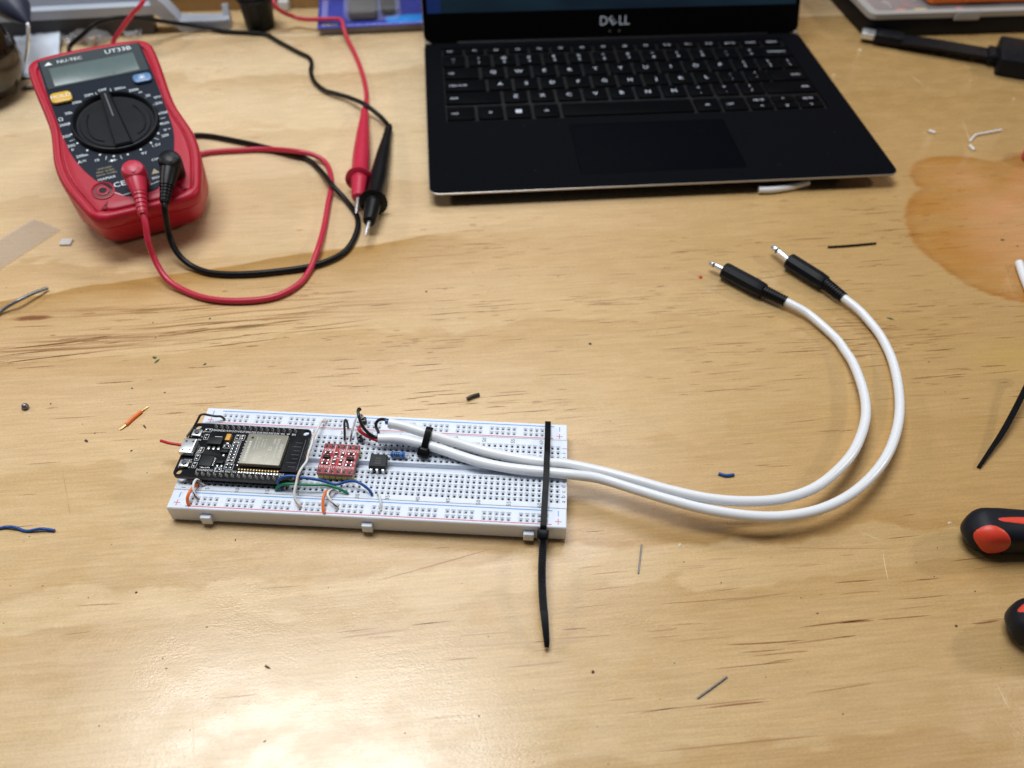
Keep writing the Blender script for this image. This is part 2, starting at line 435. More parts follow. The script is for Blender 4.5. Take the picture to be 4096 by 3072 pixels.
def smooth_path(pts, k=6):
    pts = [Vector(p) for p in pts]; out = []
    q = [pts[0] * 2 - pts[1]] + pts + [pts[-1] * 2 - pts[-2]]
    for i in range(1, len(q) - 2):
        p0, p1, p2, p3 = q[i - 1:i + 3]
        for j in range(k):
            t = j / k
            out.append(0.5 * ((2 * p1) + (p2 - p0) * t + (2 * p0 - 5 * p1 + 4 * p2 - p3) * t * t + (3 * p1 - p0 - 3 * p2 + p3) * t ** 3))
    out.append(pts[-1]); return out
def tag(o, label, cat, group=None, kind=None):
    if label: o['label'] = label
    if cat: o['category'] = cat
    if group: o['group'] = group
    if kind: o['kind'] = kind
    return o
def thing(name, label, cat, loc=(0, 0, 0), rot=(0, 0, 0), group=None, M=None):
    o = bpy.data.objects.new(name, None); o.empty_display_size = 0.01
    COL.objects.link(o)
    if M is None: M = Matrix.Translation(Vector(loc)) @ Euler(rot, 'XYZ').to_matrix().to_4x4()
    Ms = M.copy(); Ms.translation = M.translation * MM
    o.matrix_world = Ms
    FR[o.name] = M
    return tag(o, label, cat, group)
def frame2(p, q, z=0.0):
    """frame at p with x axis towards q (level)"""
    d = q - p; a = math.atan2(d.y, d.x)
    return Matrix.Translation(Vector((p.x, p.y, z))) @ Matrix.Rotation(a, 4, 'Z')

# ------------------------------------------------------------------ the bench
BENCH = rad(8.5)
def bench_piece(name, x0, x1, y0, y1, z0, z1, m):
    o = MB().rbox(x0, x1, y0, y1, z0, z1, r=1.0, c=0.5, seg=2).build(name, m, smooth=30)
    o.rotation_euler = (0, 0, BENCH)
    return tag(o, None, None, kind='structure')
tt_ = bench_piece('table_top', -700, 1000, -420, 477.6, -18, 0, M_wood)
bench_piece('table_back_strip', -700, 1000, 478.2, 527, -18, 0.3, M_wood2)
bench_piece('back_wall', -700, 1000, 527.5, 545, -18, 95, M_wood3)

# pine resin canals: slim brown slivers along the grain, in the table's own frame
rg_ = random.Random(21)
cn = MB()
def sliver(x_, y_, L_, hw, mi, a_=0.0):
    c_, sn = math.cos(a_), math.sin(a_); n_ = 7; up, dn = [], []
    bow = rg_.uniform(-0.25, 0.25)
    for k_ in range(n_):
        t_ = k_ / (n_ - 1); u_ = (t_ - 0.5) * L_; wv = 1.25 * hw * (math.sin(math.pi * t_) ** 0.7) * rg_.uniform(0.75, 1.2); v_ = bow * math.sin(math.pi * t_)
        up.append((x_ + c_ * u_ - sn * (v_ + wv), y_ + sn * u_ + c_ * (v_ + wv), 0.012)); dn.append((x_ + c_ * u_ - sn * (v_ - wv), y_ + sn * u_ + c_ * (v_ - wv), 0.012))
    cn.add(dn + up, [[k_, k_ + 1, n_ + k_ + 1, n_ + k_] for k_ in range(n_ - 1)], mi)
def field(n, x0, x1, y0, y1, l0, l1, w0, w1, mis, clumps):
    cs = [(rg_.uniform(x0, x1), rg_.uniform(y0, y1)) for _ in range(clumps)]
    for _ in range(n):
        if rg_.random() < 0.7:
            cx_, cy_ = rg_.choice(cs); x_, y_ = rg_.gauss(cx_, 15), rg_.gauss(cy_, 5.5)
        else: x_, y_ = rg_.uniform(x0, x1), rg_.uniform(y0, y1)
        L_ = 1.3 * (l0 + (l1 - l0) * rg_.random() ** 1.9)
        sliver(x_, y_, L_, rg_.uniform(w0, w1), rg_.choice(mis), rad(rg_.gauss(0.5, 1.6)))
field(430, 100, 400, 45, 205, 4, 22, 0.08, 0.22, (0, 1, 1, 1, 2), 34)
field(90, 230, 420, 10, 110, 4, 24, 0.09, 0.24, (0, 1, 1, 2), 12)
field(110, -130, 120, 62, 150, 3, 20, 0.08, 0.24, (0, 0, 1, 2), 14)
field(44, 110, 340, -98, -52, 8, 34, 0.10, 0.30, (1, 2, 2, 3), 9)
field(26, -90, 120, -60, 60, 6, 18, 0.07, 0.16, (0, 1, 1), 12)
field(22, 170, 330, -50, 20, 5, 16, 0.08, 0.18, (2, 1, 3), 8)
field(80, 405, 520, 110, 235, 1.2, 6, 0.10, 0.24, (1, 1, 2), 20)
field(60, -240, 400, 190, 470, 4, 22, 0.12, 0.40, (2, 3, 3), 22)
for k_ in range(56):      # weathered run on the left
    x_ = rg_.uniform(-125, 60); sliver(x_, 112 + 0.10 * (x_ + 60) + rg_.gauss(0, 5.0), rg_.uniform(6, 52), rg_.uniform(0.08, 0.30), rg_.choice((0, 1, 1, 2, 2)), rad(rg_.gauss(4.5, 1.0)))
for k_ in range(22):
    x_ = rg_.uniform(-70, 40); sliver(x_, 137 + 0.04 * x_ + rg_.gauss(0, 2.2), rg_.uniform(8, 40), rg_.uniform(0.08, 0.30), rg_.choice((1, 2, 2, 3)), rad(rg_.gauss(2.5, 1.0)))
for (x0_, y0_, x1_, y1_, hw, mi) in ((1480, 2330, 2000, 2185, .22, 2), (250, 1880, 272, 2010, .10, 3), (272, 2010, 280, 2060, .10, 2), (1330, 2555, 1640, 2515, .26, 2), (3530, 2195, 3555, 2330, .12, 4), (3120, 2190, 3610, 2195, .14, 2), (3425, 2120, 3530, 2165, .10, 4), (3985, 2730, 4040, 2840, .16, 4), (860, 2795, 1050, 2775, .16, 3), (770, 2830, 775, 3040, .10, 4), (3640, 300, 3700, 345, .2, 4), (3850, 480, 3900, 620, .15, 4), (2420, 2860, 3100, 2790, .2, 2), (2600, 3010, 3300, 2940, .26, 2), (2900, 2580, 3230, 2560, .3, 1), (2810, 2835, 3080, 2805, .3, 1)):
    inv_ = Matrix.Rotation(-BENCH, 4, 'Z'); p_, q_ = inv_ @ P(x0_, y0_), inv_ @ P(x1_, y1_); d_ = q_ - p_
    sliver((p_.x + q_.x) / 2, (p_.y + q_.y) / 2, d_.length, hw, mi, math.atan2(d_.y, d_.x))
cno = cn.build('grain_canals', [mat('grain_dark', (0.19, 0.070, 0.022), 0.35), mat('grain_brown', (0.28, 0.125, 0.042), 0.35), mat('grain_tan', (0.40, 0.215, 0.082), 0.33), mat('grain_faint', (0.47, 0.285, 0.12), 0.32), mat('pale_scratch', (0.72, 0.56, 0.34), 0.4)], tt_, smooth=0)
cno['kind'] = 'stuff'

# ------------------------------------------------------------------ solderless breadboard
Z = 9.6
LX, LY = 165.1, 54.6
bbd = thing('breadboard', 'long white solderless breadboard carrying the circuit, laid across the pine bench', 'breadboard')
COLX = [3.65 + 2.54 * i for i in range(63)]
ROWS = [12.85 + 2.54 * i for i in range(5)] + [12.85 + 2.54 * 4 + 7.62 + 2.54 * i for i in range(5)]
def holed_plate(mb, x0, x1, y0, y1, cx, cy, z, deep, clip):
    h = 1.06; inn = 0.46
    xs = sorted({round(v, 3) for c in cx for v in (c - h, c + h)} | {x0, x1})
    ys = sorted({round(v, 3) for c in cy for v in (c - h, c + h)} | {y0, y1})
    ci = {round(c - h, 3): c for c in cx}; cj = {round(c - h, 3): c for c in cy}
    nx = len(xs); k = len(mb.v)
    vs = [(x, y, z) for y in ys for x in xs]; fs = []
    holes = []
    for j in range(len(ys) - 1):
        for i in range(nx - 1):
            if xs[i] in ci and ys[j] in cj:
                holes.append((ci[xs[i]], cj[ys[j]], [j * nx + i, j * nx + i + 1, (j + 1) * nx + i + 1, (j + 1) * nx + i])); continue
            fs.append([j * nx + i, j * nx + i + 1, (j + 1) * nx + i + 1, (j + 1) * nx + i])
    mb.add(vs, fs, 0)
    for x, y, q in holes:
        v = [vs[i] for i in q]
        v += [(x + a * inn, y + b * inn, z - 0.55) for a, b in ((-1, -1), (1, -1), (1, 1), (-1, 1))]
        v += [(x + a * inn, y + b * inn, z - deep) for a, b in ((-1, -1), (1, -1), (1, 1), (-1, 1))]
        mb.add(v, [[a, (a + 1) % 4, 4 + (a + 1) % 4, 4 + a] for a in range(4)], 0)
        mb.add(v, [[4 + a, 4 + (a + 1) % 4, 8 + (a + 1) % 4, 8 + a] for a in range(4)] + [[8, 9, 10, 11]], 1)
        if clip:
            t = random.uniform(-0.10, 0.10)
            mb.add([(x - 0.38, y - 0.48, z - 0.62), (x + 0.38, y - 0.48, z - 0.62), (x + 0.36, y + 0.22 + t, z - 1.15), (x - 0.36, y + 0.22 + t, z - 1.15)], [[0, 1, 2, 3]], 2)
def skirt(mb, x0, x1, y0, y1, z0, z):
    c = 0.35
    o = [(x0, y0), (x1, y0), (x1, y1), (x0, y1)]; i = [(x0 + c, y0 + c), (x1 - c, y0 + c), (x1 - c, y1 - c), (x0 + c, y1 - c)]
    vs = [(*p, z0) for p in o] + [(*p, z - c) for p in o] + [(*p, z) for p in i]
    fs = [[a, (a + 1) % 4, 4 + (a + 1) % 4, 4 + a] for a in range(4)] + [[4 + a, 4 + (a + 1) % 4, 8 + (a + 1) % 4, 8 + a] for a in range(4)] + [[3, 2, 1, 0]]
    mb.add(vs, fs, 0)
RX = [9.24 + 15.24 * gp + 2.54 * i for gp in range(10) for i in range(5)]
for (y0, y1, rows) in ((0.0, 9.38, (2.66, 5.2)), (45.22, LY, (47.86, 50.4))):
    mb = MB(); skirt(mb, 0, LX, y0, y1, 0.85, Z)
    holed_plate(mb, 0.35, LX - 0.35, y0 + 0.35, y1 - 0.35, RX, rows, Z, 1.25, True)
    rail = mb.build('power_rail', [M_abs, M_railpit, M_clip], bbd, smooth=0)
    ry, by = (1.3, 7.95) if y0 == 0 else (46.1, 52.9)
    MB().box(7.6, 159.0, ry - 0.2, ry + 0.2, Z, Z + 0.02).build('red_line', M_red_ink, rail, smooth=0)
    MB().box(7.6, 159.2, by - 0.22, by + 0.22, Z, Z + 0.02).build('blue_line', M_blue_ink, rail, smooth=0)
    for xx in (3.6, 161.65):
        py, my = (2.8, 6.7) if y0 == 0 else (47.5, 51.6)
        s_ = MB(); s_.box(xx - 1.35, xx + 1.35, py - 0.16, py + 0.16, Z, Z + 0.02); s_.box(xx - 0.16, xx + 0.16, py + 0.17, py + 1.45, Z, Z + 0.02); s_.box(xx - 0.16, xx + 0.16, py - 1.45, py - 0.17, Z, Z + 0.02)
        s_.build('plus_sign', M_red_ink, rail, smooth=0)
        MB().box(xx - 0.17, xx + 0.17, my - 1.3, my + 1.3, Z, Z + 0.02).build('minus_sign', M_blue_ink, rail, smooth=0)
mb = MB()
ya, yb = 9.46, 45.14
# terminal strip: two holed banks with the centre trench between them
t0, t1 = 24.75, 28.75
for (p0, p1, rws) in ((ya, t0, ROWS[:5]), (t1, yb, ROWS[5:])):
    holed_plate(mb, 0.0, LX, p0, p1, COLX, rws, Z - 0.03, 2.2, False)
zt = Z - 0.03; zd = Z - 2.4
mb.add([(0, t0, zt), (LX, t0, zt), (LX, t0 + 0.25, zd), (0, t0 + 0.25, zd), (0, t1 - 0.25, zd), (LX, t1 - 0.25, zd), (LX, t1, zt), (0, t1, zt)], [[0, 1, 2, 3], [3, 2, 5, 4], [4, 5, 6, 7]])
mb.add([(0, ya, 0.85), (0, t0, 0.85), (0, t1, 0.85), (0, yb, 0.85), (0, ya, zt), (0, t0, zt), (0, t0 + .25, zd), (0, t1 - .25, zd), (0, t1, zt), (0, yb, zt)], [[0, 4, 5, 6, 1], [1, 6, 7, 2], [2, 7, 8, 9, 3]])
mb.add([(LX, ya, 0.85), (LX, t0, 0.85), (LX, t1, 0.85), (LX, yb, 0.85), (LX, ya, zt), (LX, t0, zt), (LX, t0 + .25, zd), (LX, t1 - .25, zd), (LX, t1, zt), (LX, yb, zt)], [[0, 1, 6, 5, 4], [1, 2, 7, 6], [2, 3, 9, 8, 7]])
mb.add([(0, ya, 0.85), (LX, ya, 0.85), (LX, yb, 0.85), (0, yb, 0.85), (0, ya, zt), (LX, ya, zt), (LX, yb, zt), (0, yb, zt)], [[0, 1, 5, 4], [2, 3, 7, 6], [3, 2, 1, 0]])
strip = mb.build('terminal_strip', [M_abs, M_pit], bbd, smooth=0)
for n in [1] + list(range(5, 61, 5)):
    for yy in (10.35, 43.55):
        MB().text(str(n), 2.5, COLX[n - 1] + 0.1, yy, Z, math.pi / 2).build('printed_number', M_black_ink, strip, smooth=0)
for k, ch in enumerate('abcdefghij'):
    for xx in (163.5, 1.6):
        MB().text(ch, 2.7, xx, ROWS[k] - 0.2, Z, math.pi / 2).build('printed_letter', M_black_ink, strip, smooth=0)
for px in (13.6, 80.9, 147.6):
    MB().rbox(px, px + 4.4, -2.1, 0.2, 1.6, 6.3, r=0.4, c=0.35).build('peg', M_abs, bbd)
MB().box(0.5, LX - 0.5, 0.5, LY - 0.5, 0.0, 0.84).build('adhesive_pad', mat('foam_pad', (0.6, 0.56, 0.5), 0.8), bbd, smooth=0)

# ------------------------------------------------------------------ microcontroller board
esp = thing('microcontroller_board', 'black microcontroller board with silver radio can and USB socket, at the breadboard left end', 'circuit board', (25.6, 27.2, Z), (0, 0, rad(-0.7)))
EM = FR[esp.name].inverted()
def e(x, y):
    v = EM @ Vector((x, y, Z)); return v.x, v.y
pz0, pz = 2.55, 4.15
def board(outline, holes, z0, z1, mats, parent, name='pcb', nh=20, cuts=()):
    """flat board with round holes: triangulated through a curve"""
    cu = bpy.data.curves.new('b', 'CURVE'); cu.dimensions = '2D'; cu.fill_mode = 'BOTH'
    for pts in [outline] + list(cuts) + [[(hx + hr * math.cos(a * math.tau / nh), hy + hr * math.sin(a * math.tau / nh)) for a in range(nh)] for hx, hy, hr in holes]:
        sp = cu.splines.new('POLY'); sp.points.add(len(pts) - 1); sp.use_cyclic_u = True
        for q, (a, b) in zip(sp.points, pts): q.co = (a, b, 0, 1)
    cu.extrude = (z1 - z0) / 2
    ob = bpy.data.objects.new('b', cu); me = bpy.data.meshes.new_from_object(ob)
    mb = MB(); zc = (z0 + z1) / 2
    mb.add([(v.co.x, v.co.y, v.co.z + zc) for v in me.vertices], [list(p.vertices) for p in me.polygons])
    mb.mi = [1 if abs(p.normal.z) < 0.5 else 0 for p in me.polygons]
    bpy.data.objects.remove(ob); bpy.data.curves.remove(cu); bpy.data.meshes.remove(me)
    return mb.build(name, mats, parent, smooth=0)
hx, hy = 26.4, 14.5
ol = rrect(-hx, hx, -hy, hy, 2.2, 4)
pcb = board(ol, [(-24.2, 12.4, 1.5), (24.0, 12.4, 1.5), (-24.2, -11.9, 1.5), (24.0, -11.9, 1.5)], pz0, pz, [M_pcb, M_pcb_edge], esp)
PINX = [-16.35 + 2.54 * i for i in range(15)]
for yy, names in ((13.05, 'VIN GND D13 D12 D14 D27 D26 D25 D33 D32 D35 D34 VN VP EN'), (-12.6, '3V3 GND D15 D2 D4 RX2 TX2 D5 D18 D19 D21 RX0 TX0 D22 D23')):
    hb = MB()
    for i, px in enumerate(PINX):
        hb.rbox(px - 1.25, px + 1.25, yy - 1.22, yy + 1.22, 0.03, pz0 - 0.01, r=0.45, c=0.05, seg=1)
    hb.build('pin_header', M_blk, esp, smooth=30)
    for px in PINX:
        MB().lathe([(0.78, pz), (0.70, pz + 0.15), (0.42, pz + 0.6), (0.32, pz + 1.1), (0.2, pz + 1.3)], 10, (px, yy, 0)).build('pin', M_solder, esp)
    t = MB()
    ty = yy - 2.05 if yy > 0 else yy + 2.0
    for px, s_ in zip(PINX, names.split()):
        t.text(s_, 1.42, px - (0.2 if yy > 0 else 0), ty, pz + 0.015, sx=0.9)
    t.build('silkscreen_label', M_silk, pcb, smooth=0)
# radio module: daughter board, can, etched text, antenna, castellations
rm = MB()
x0, y0 = e(25.4, 17.6); x1, y1 = e(52.0, 36.0)
rm.box(x0, x1, y0, y1, pz + 0.01, pz + 0.85)
mod = rm.build('radio_module', M_pcb, esp, smooth=0)
sx0, sy0 = e(26.2, 18.9); sx1, sy1 = e(44.0, 34.9)
can = MB().rbox(sx0, sx1, sy0, sy1, pz + 0.86, pz + 3.2, r=0.5, c=0.25).build('shield_can', M_tin, esp)
t = MB(); zt_ = pz + 3.215
cx_, cy_ = (sx0 + sx1) / 2, (sy0 + sy1) / 2
R90 = -math.pi / 2
t.text('ESPRESSIF', 1.75, sx1 - 1.55, cy_ - 0.6, zt_, R90); t.text('ESP32-WROOM-32', 1.5, sx1 - 3.55, cy_ - 0.2, zt_, R90)
t.text('CE', 2.0, sx1 - 6.2, cy_ + 0.4, zt_, R90); t.text('WiFi', 1.5, sx1 - 5.2, cy_ + 4.6, zt_, R90); t.text('CMIIT ID:', 0.9, sx1 - 7.2, cy_ - 4.2, zt_, R90)
t.text('211-161007', 1.0, sx1 - 9.0, cy_ + 3.2, zt_, R90); t.text('205-000519', 0.95, sx1 - 10.3, cy_ + 3.2, zt_, R90); t.text('FCC ID: 2AC7Z', 0.95, sx1 - 11.8, cy_ + 3.0, zt_, R90)
t.text('ESP32WROOM32', 0.95, sx1 - 13.1, cy_ + 2.8, zt_, R90); t.text('FC', 1.3, sx1 - 9.5, cy_ - 4.6, zt_, R90)
for kk in range(13):
    t.box(sx0 + 1.6, sx0 + 2.7, sy1 - 4.2 - kk * 0.86 - 0.55, sy1 - 4.2 - kk * 0.86, zt_ - 0.01, zt_)
t.build('etched_lettering', M_etch, can, smooth=0)
MB().lathe([(0.55, zt_ - 0.01), (0.55, zt_)], 14, (sx0 + 2.3, sy1 - 2.3, 0)).build('pin_one_dot', M_blk, can)
an = MB(); ax1 = x1 - 1.0
for kk in range(7):
    yy = y0 + 2.6 + kk * 2.15; ln = (3.2, 4.2, 2.4, 3.2, 3.0, 3.8, 3.0)[kk]
    an.box(ax1 - 1.0 - ln, ax1 - 1.0, yy, yy + 0.12, pz + 0.85, pz + 0.87)
an.box(ax1, ax1 + 0.14, y0 + 1.2, y1 - 1.2, pz + 0.85, pz + 0.87)
an.build('antenna_trace', mat('antenna_print', (0.14, 0.14, 0.15), 0.4), mod, smooth=0)
for i in range(14):
    px = x0 + 1.0 + i * 1.27
    MB().lathe([(0.42, pz + 0.1), (0.42, pz + 0.88), (0.3, pz + 0.9)], 8, (px, y0 + 0.02, 0)).build('castellated_pad', M_gold, mod)
    MB().rbox(px - 0.42, px + 0.42, y0 - 1.35, y0 - 0.15, pz, pz + 0.16, r=0.1, c=0.05, seg=1).build('solder_pad', M_solder, esp)
for i in range(9):
    py = y0 + 2.5 + i * 1.6
    MB().rbox(x0 - 0.85, x0 - 0.02, py - 0.42, py + 0.42, pz, pz + 0.35, r=0.1, c=0.1, seg=1).build('solder_pad', M_solder, esp)
# USB socket
ux0, uy0 = e(-1.1, 23.5); ux1, uy1 = e(4.7, 31.1)
us = MB(); us.rbox(ux0, ux1, uy0, uy1, pz + 0.02, pz + 2.75, r=0.35, c=0.3)
usb = us.build('usb_socket', M_steel, esp)
sl = MB()
for ddx in (1.1, 4.0):
    for ddy in (1.3, 5.9):
        sl.box(ux0 + ddx, ux0 + ddx + 1.1, uy0 + ddy, uy0 + ddy + 0.35, pz + 2.75, pz + 2.765)
        sl.box(ux0 + ddx + 0.4, ux0 + ddx + 0.7, uy0 + ddy - 0.35, uy0 + ddy + 0.7, pz + 2.766, pz + 2.775)
sl.build('spring_slot', M_blk, usb, smooth=0)
MB().box(ux0 - 0.03, ux0 - 0.02, uy0 + 0.5, uy1 - 0.5, pz + 0.6, pz + 2.2).build('socket_mouth', M_blk, usb, smooth=0)
for wy in (35.6, 19.0):
    bx, by_ = e(2.75, wy)
    bt = MB().rbox(bx - 2.0, bx + 2.0, by_ - 1.75, by_ + 1.75, pz, pz + 1.4, r=0.3, c=0.12).build('push_button', M_btn, esp)
    MB().lathe([(1.0, pz + 1.38), (1.0, pz + 1.95), (0.85, pz + 2.05)], 20, (bx, by_, 0)).build('button_cap', M_btnc, bt)
    for s_ in (-1, 1):
        MB().box(bx - 2.4, bx - 1.9, by_ + s_ * 1.4 - 0.35, by_ + s_ * 1.4 + 0.35, pz, pz + 0.3).build('button_leg', M_solder, bt, smooth=0)
        MB().box(bx + 1.9, bx + 2.5, by_ + s_ * 1.4 - 0.35, by_ + s_ * 1.4 + 0.35, pz, pz + 0.3).build('button_leg', M_solder, bt, smooth=0)
def chip(name, x0, x1, y0, y1, h, m=M_ceram, lead=None, parent=esp, base=pz, conv=e):
    a, b = conv(x0, y0); c, d = conv(x1, y1)
    o = MB().rbox(min(a, c), max(a, c), min(b, d), max(b, d), base + 0.08, base + h, r=0.12, c=0.12, seg=2).build(name, m, parent)
    for lx, ly, lw, ld in lead or []:
        p, q = conv(lx, ly)
        MB().rbox(p - lw / 2, p + lw / 2, q - ld / 2, q + ld / 2, base, base + 0.28, r=0.08, c=0.08, seg=1).build('lead', M_solder, o)
    return o
rg = chip('voltage_regulator', 9.0, 15.2, 29.6, 33.2, 1.75, lead=[(9.9 + 2.15 * i, 28.5, 1.0, 1.7) for i in range(3)])
tb_ = MB(); a, b = e(12.1, 34.0); tb_.rbox(a - 1.9, a + 1.9, b - 0.9, b + 0.9, pz, pz + 0.22, r=0.1, c=0.05, seg=1)
tb_.build('heat_tab', M_trace, rg)
for i in range(3):
    a, b = e(10.4 + 0.2 * i, 33.5 + i * 0.55)
    MB().box(a, a + 3.2, b, b + 0.2, pz + 0.23, pz + 0.24).build('tab_stripe', M_silk, rg, smooth=0)
chip('tantalum_capacitor', 16.2, 18.2, 32.0, 35.4, 1.7, M_tant, [(17.2, 31.6, 1.5, 0.8)])
qfn = chip('usb_bridge_chip', 8.8, 14.2, 18.4, 23.7, 0.95, lead=[(9.6 + 0.55 * i, 18.1, 0.3, 0.7) for i in range(8)] + [(14.45, 19.2 + 0.55 * i, 0.7, 0.3) for i in range(8)])
chip('transistor', 16.0, 19.0, 25.9, 27.2, 1.1, lead=[(17.4, 25.0, 0.8, 1.0)])
chip('transistor', 15.9, 18.8, 20.1, 21.5, 1.1, lead=[(16.5, 19.3, 0.8, 1.0), (18.3, 19.3, 0.8, 1.0)])
def smd(x, y, vert=False, m=M_ceram, big=1.0, parent=esp, conv=e, base=pz, silk=M_silk):
    a, b = conv(x, y); l, w_ = 0.95 * big, 0.55 * big
    if vert: dx, dy = w_, l
    else: dx, dy = l, w_
    o = MB().rbox(a - dx * 0.62, a + dx * 0.62, b - dy * 0.62, b + dy * 0.62, base + 0.05, base + 0.55, r=0.08, c=0.06, seg=1).build('chip_component', m, parent)
    for s_ in (-1, 1):
        ox, oy = (0, s_ * dy * 0.82) if vert else (s_ * dx * 0.82, 0)
        hx_, hy_ = (dx * 0.66, dy * 0.26) if vert else (dx * 0.26, dy * 0.66)
        MB().rbox(a + ox - hx_, a + ox + hx_, b + oy - hy_, b + oy + hy_, base, base + 0.52, r=0.06, c=0.06, seg=1).build('end_cap', M_solder, o)
    if silk:
        f = MB(); X, Y = dx * 1.32 + 0.12, dy * 1.32 + 0.12; tq = 0.13; zz = base + 0.012
        f.box(a - X, a + X, b + Y, b + Y + tq, zz - 0.01, zz); f.box(a - X, a + X, b - Y - tq, b - Y, zz - 0.01, zz)
        f.box(a - X - tq, a - X, b - Y * 0.999, b + Y * 0.999, zz - 0.011, zz - 0.001); f.box(a + X, a + X + tq, b - Y * 0.999, b + Y * 0.999, zz - 0.011, zz - 0.001)
        f.build('silkscreen_outline', silk, o, smooth=0)
    return o
for k_, yy in enumerate([31.9, 30.2, 28.6, 27.0, 25.4, 23.8, 22.2]):
    smd(21.2, yy, False, M_capb if k_ in (0, 6) else M_ceram, 1.15)
for (xx, yy, vt, mm) in [(20.6, 34.9, 1, M_ceram), (22.8, 34.9, 1, M_capb), (20.6, 19.2, 1, M_ceram), (22.4, 19.2, 1, M_ceram), (6.7, 23.0, 1, M_ceram), (6.7, 19.1, 1, M_ceram), (6.9, 34.4, 1, M_ceram), (7.1, 27.2, 1, M_capb), (17.4, 29.8, 0, M_ceram), (17.3, 17.4, 0, M_ceram), (6.7, 38.2, 0, M_ceram)]:
    smd(xx, yy, bool(vt), mm)
tr = MB()
for i in range(5):
    a, b = e(4.9 + 0.1 * i, 24.2 + 0.65 * i)
    tr.box(a + 0.2, a + 2.2, b, b + 0.22, pz, pz + 0.02)
tr.build('usb_contact', M_solder, pcb, smooth=0)
tr = MB()
for i in range(6):
    a, b = e(8.4, 25.0 + 0.35 * i); tr.box(a, a + 7.5 - i * 0.8, b, b + 0.10, pz, pz + 0.012)
    a, b = e(15.6, 18.2 + 0.30 * i); tr.box(a, a + 6 - i * .7, b - 2.2, b - 2.1, pz, pz + 0.012)
tr.text('BOOT', 1.2, e(3.2, 21.8)[0], e(3.2, 21.6)[1], pz + 0.016, mi=1); tr.text('EN', 1.2, e(4.4, 32.9)[0], e(4.4, 32.7)[1], pz + 0.016, mi=1)
tr.build('board_print', [M_trace, M_silk], pcb, smooth=0)

# ------------------------------------------------------------------ red level-shifter board
sh = thing('level_shifter_board', 'small red level shifter board with yellow pin headers, right of the black board', 'circuit board', (67.0, 26.0, Z), (0, 0, rad(-1.2)))
SM = FR[sh.name].inverted()
def s4(x, y):
    v = SM @ Vector((x, y, Z)); return v.x, v.y
rb = board(rrect(-7.75, 7.75, -8.0, 8.0, 0.4, 2), [], 2.62, 4.2, [M_redpcb, M_redpcb2], sh)
for yy in (-6.6, 6.55):
    for i in range(6):
        px = -6.4 + 2.56 * i
        MB().rbox(px - 1.25, px + 1.25, yy - 1.24, yy + 1.24, 0.03, 2.6, r=0.35, c=0.08, seg=1).build('header_block', M_yel, sh, smooth=30)
        MB().lathe([(0.95, 4.2), (0.85, 4.4), (0.5, 4.85), (0.33, 5.5), (0.15, 5.75)], 10, (px, yy, 0)).build('pin', M_solder, sh)
t = MB(); zz = 4.216
for s_, x_, y_ in (('TXO', -6.5, 4.5), ('RXI', -4.0, 4.5), ('GND', 1.0, 4.5), ('RXI', 3.9, 4.5), ('TXO', 6.5, 4.5), ('TXI', -6.5, -4.4), ('RXO', -4.1, -4.4), ('LV', -1.4, -4.4), ('GND', 1.3, -4.4), ('RXO', 4.0, -4.4), ('TXI', 6.5, -4.4)):
    t.text(s_, 1.72, x_, y_, zz, sx=0.85)
for s_, x_ in (('Chan1', -3.0), ('Chan2', 2.5)): t.text(s_, 1.35, x_, -0.8, zz, math.pi / 2)
for s_, x_, y_ in (('HV', -6.9, 1.9), ('LV', -7.0, -1.2), ('HV', 6.8, 1.7), ('LV', 7.1, -1.6)): t.text(s_, 1.2, x_, y_, zz, math.pi / 2)
t.text('J80339', 0.9, 0.1, 2.3, zz, math.pi / 2)
for x_, a_, b_ in ((-2.7, 2.8, 7.4), (2.4, 2.5, 7.4), (-2.75, -7.3, -2.6), (2.65, -7.3, -2.6)): t.box(x_ - 0.11, x_ + 0.11, a_, b_, zz - 0.01, zz)
t.box(-2.0, 2.0, 0.25, 0.45, zz - 0.01, zz)
t.build('silkscreen_label', M_silk, rb, smooth=0)
MB().box(-0.45, 0.45, -3.6, 0.0, 4.2, 4.213).build('copper_strip', M_redtr, rb, smooth=0)
idc = lambda x, y: (x, y)
for x_, y_ in ((-5.2, 0.4), (5.1, 0.0)):
    chip('transistor', x_ - 1.5, x_ + 1.5, y_ - 0.7, y_ + 0.7, 1.1, parent=sh, base=4.2, conv=idc, lead=[(x_ - 1, y_ - 1.25, 0.7, 0.9), (x_ + 1, y_ - 1.25, 0.7, 0.9), (x_, y_ + 1.2, 0.7, 0.8)])
for x_, y_, vt in ((-5.2, 3.0, 0), (5.0, 2.9, 0), (-5.3, -2.7, 0), (5.0, -3.0, 0), (-1.5, 2.0, 1), (1.3, 2.0, 1), (-1.6, -1.8, 1), (1.2, -1.9, 1)):
    smd(x_, y_, bool(vt), M_ceram, 1.35, sh, idc, 4.2, None)

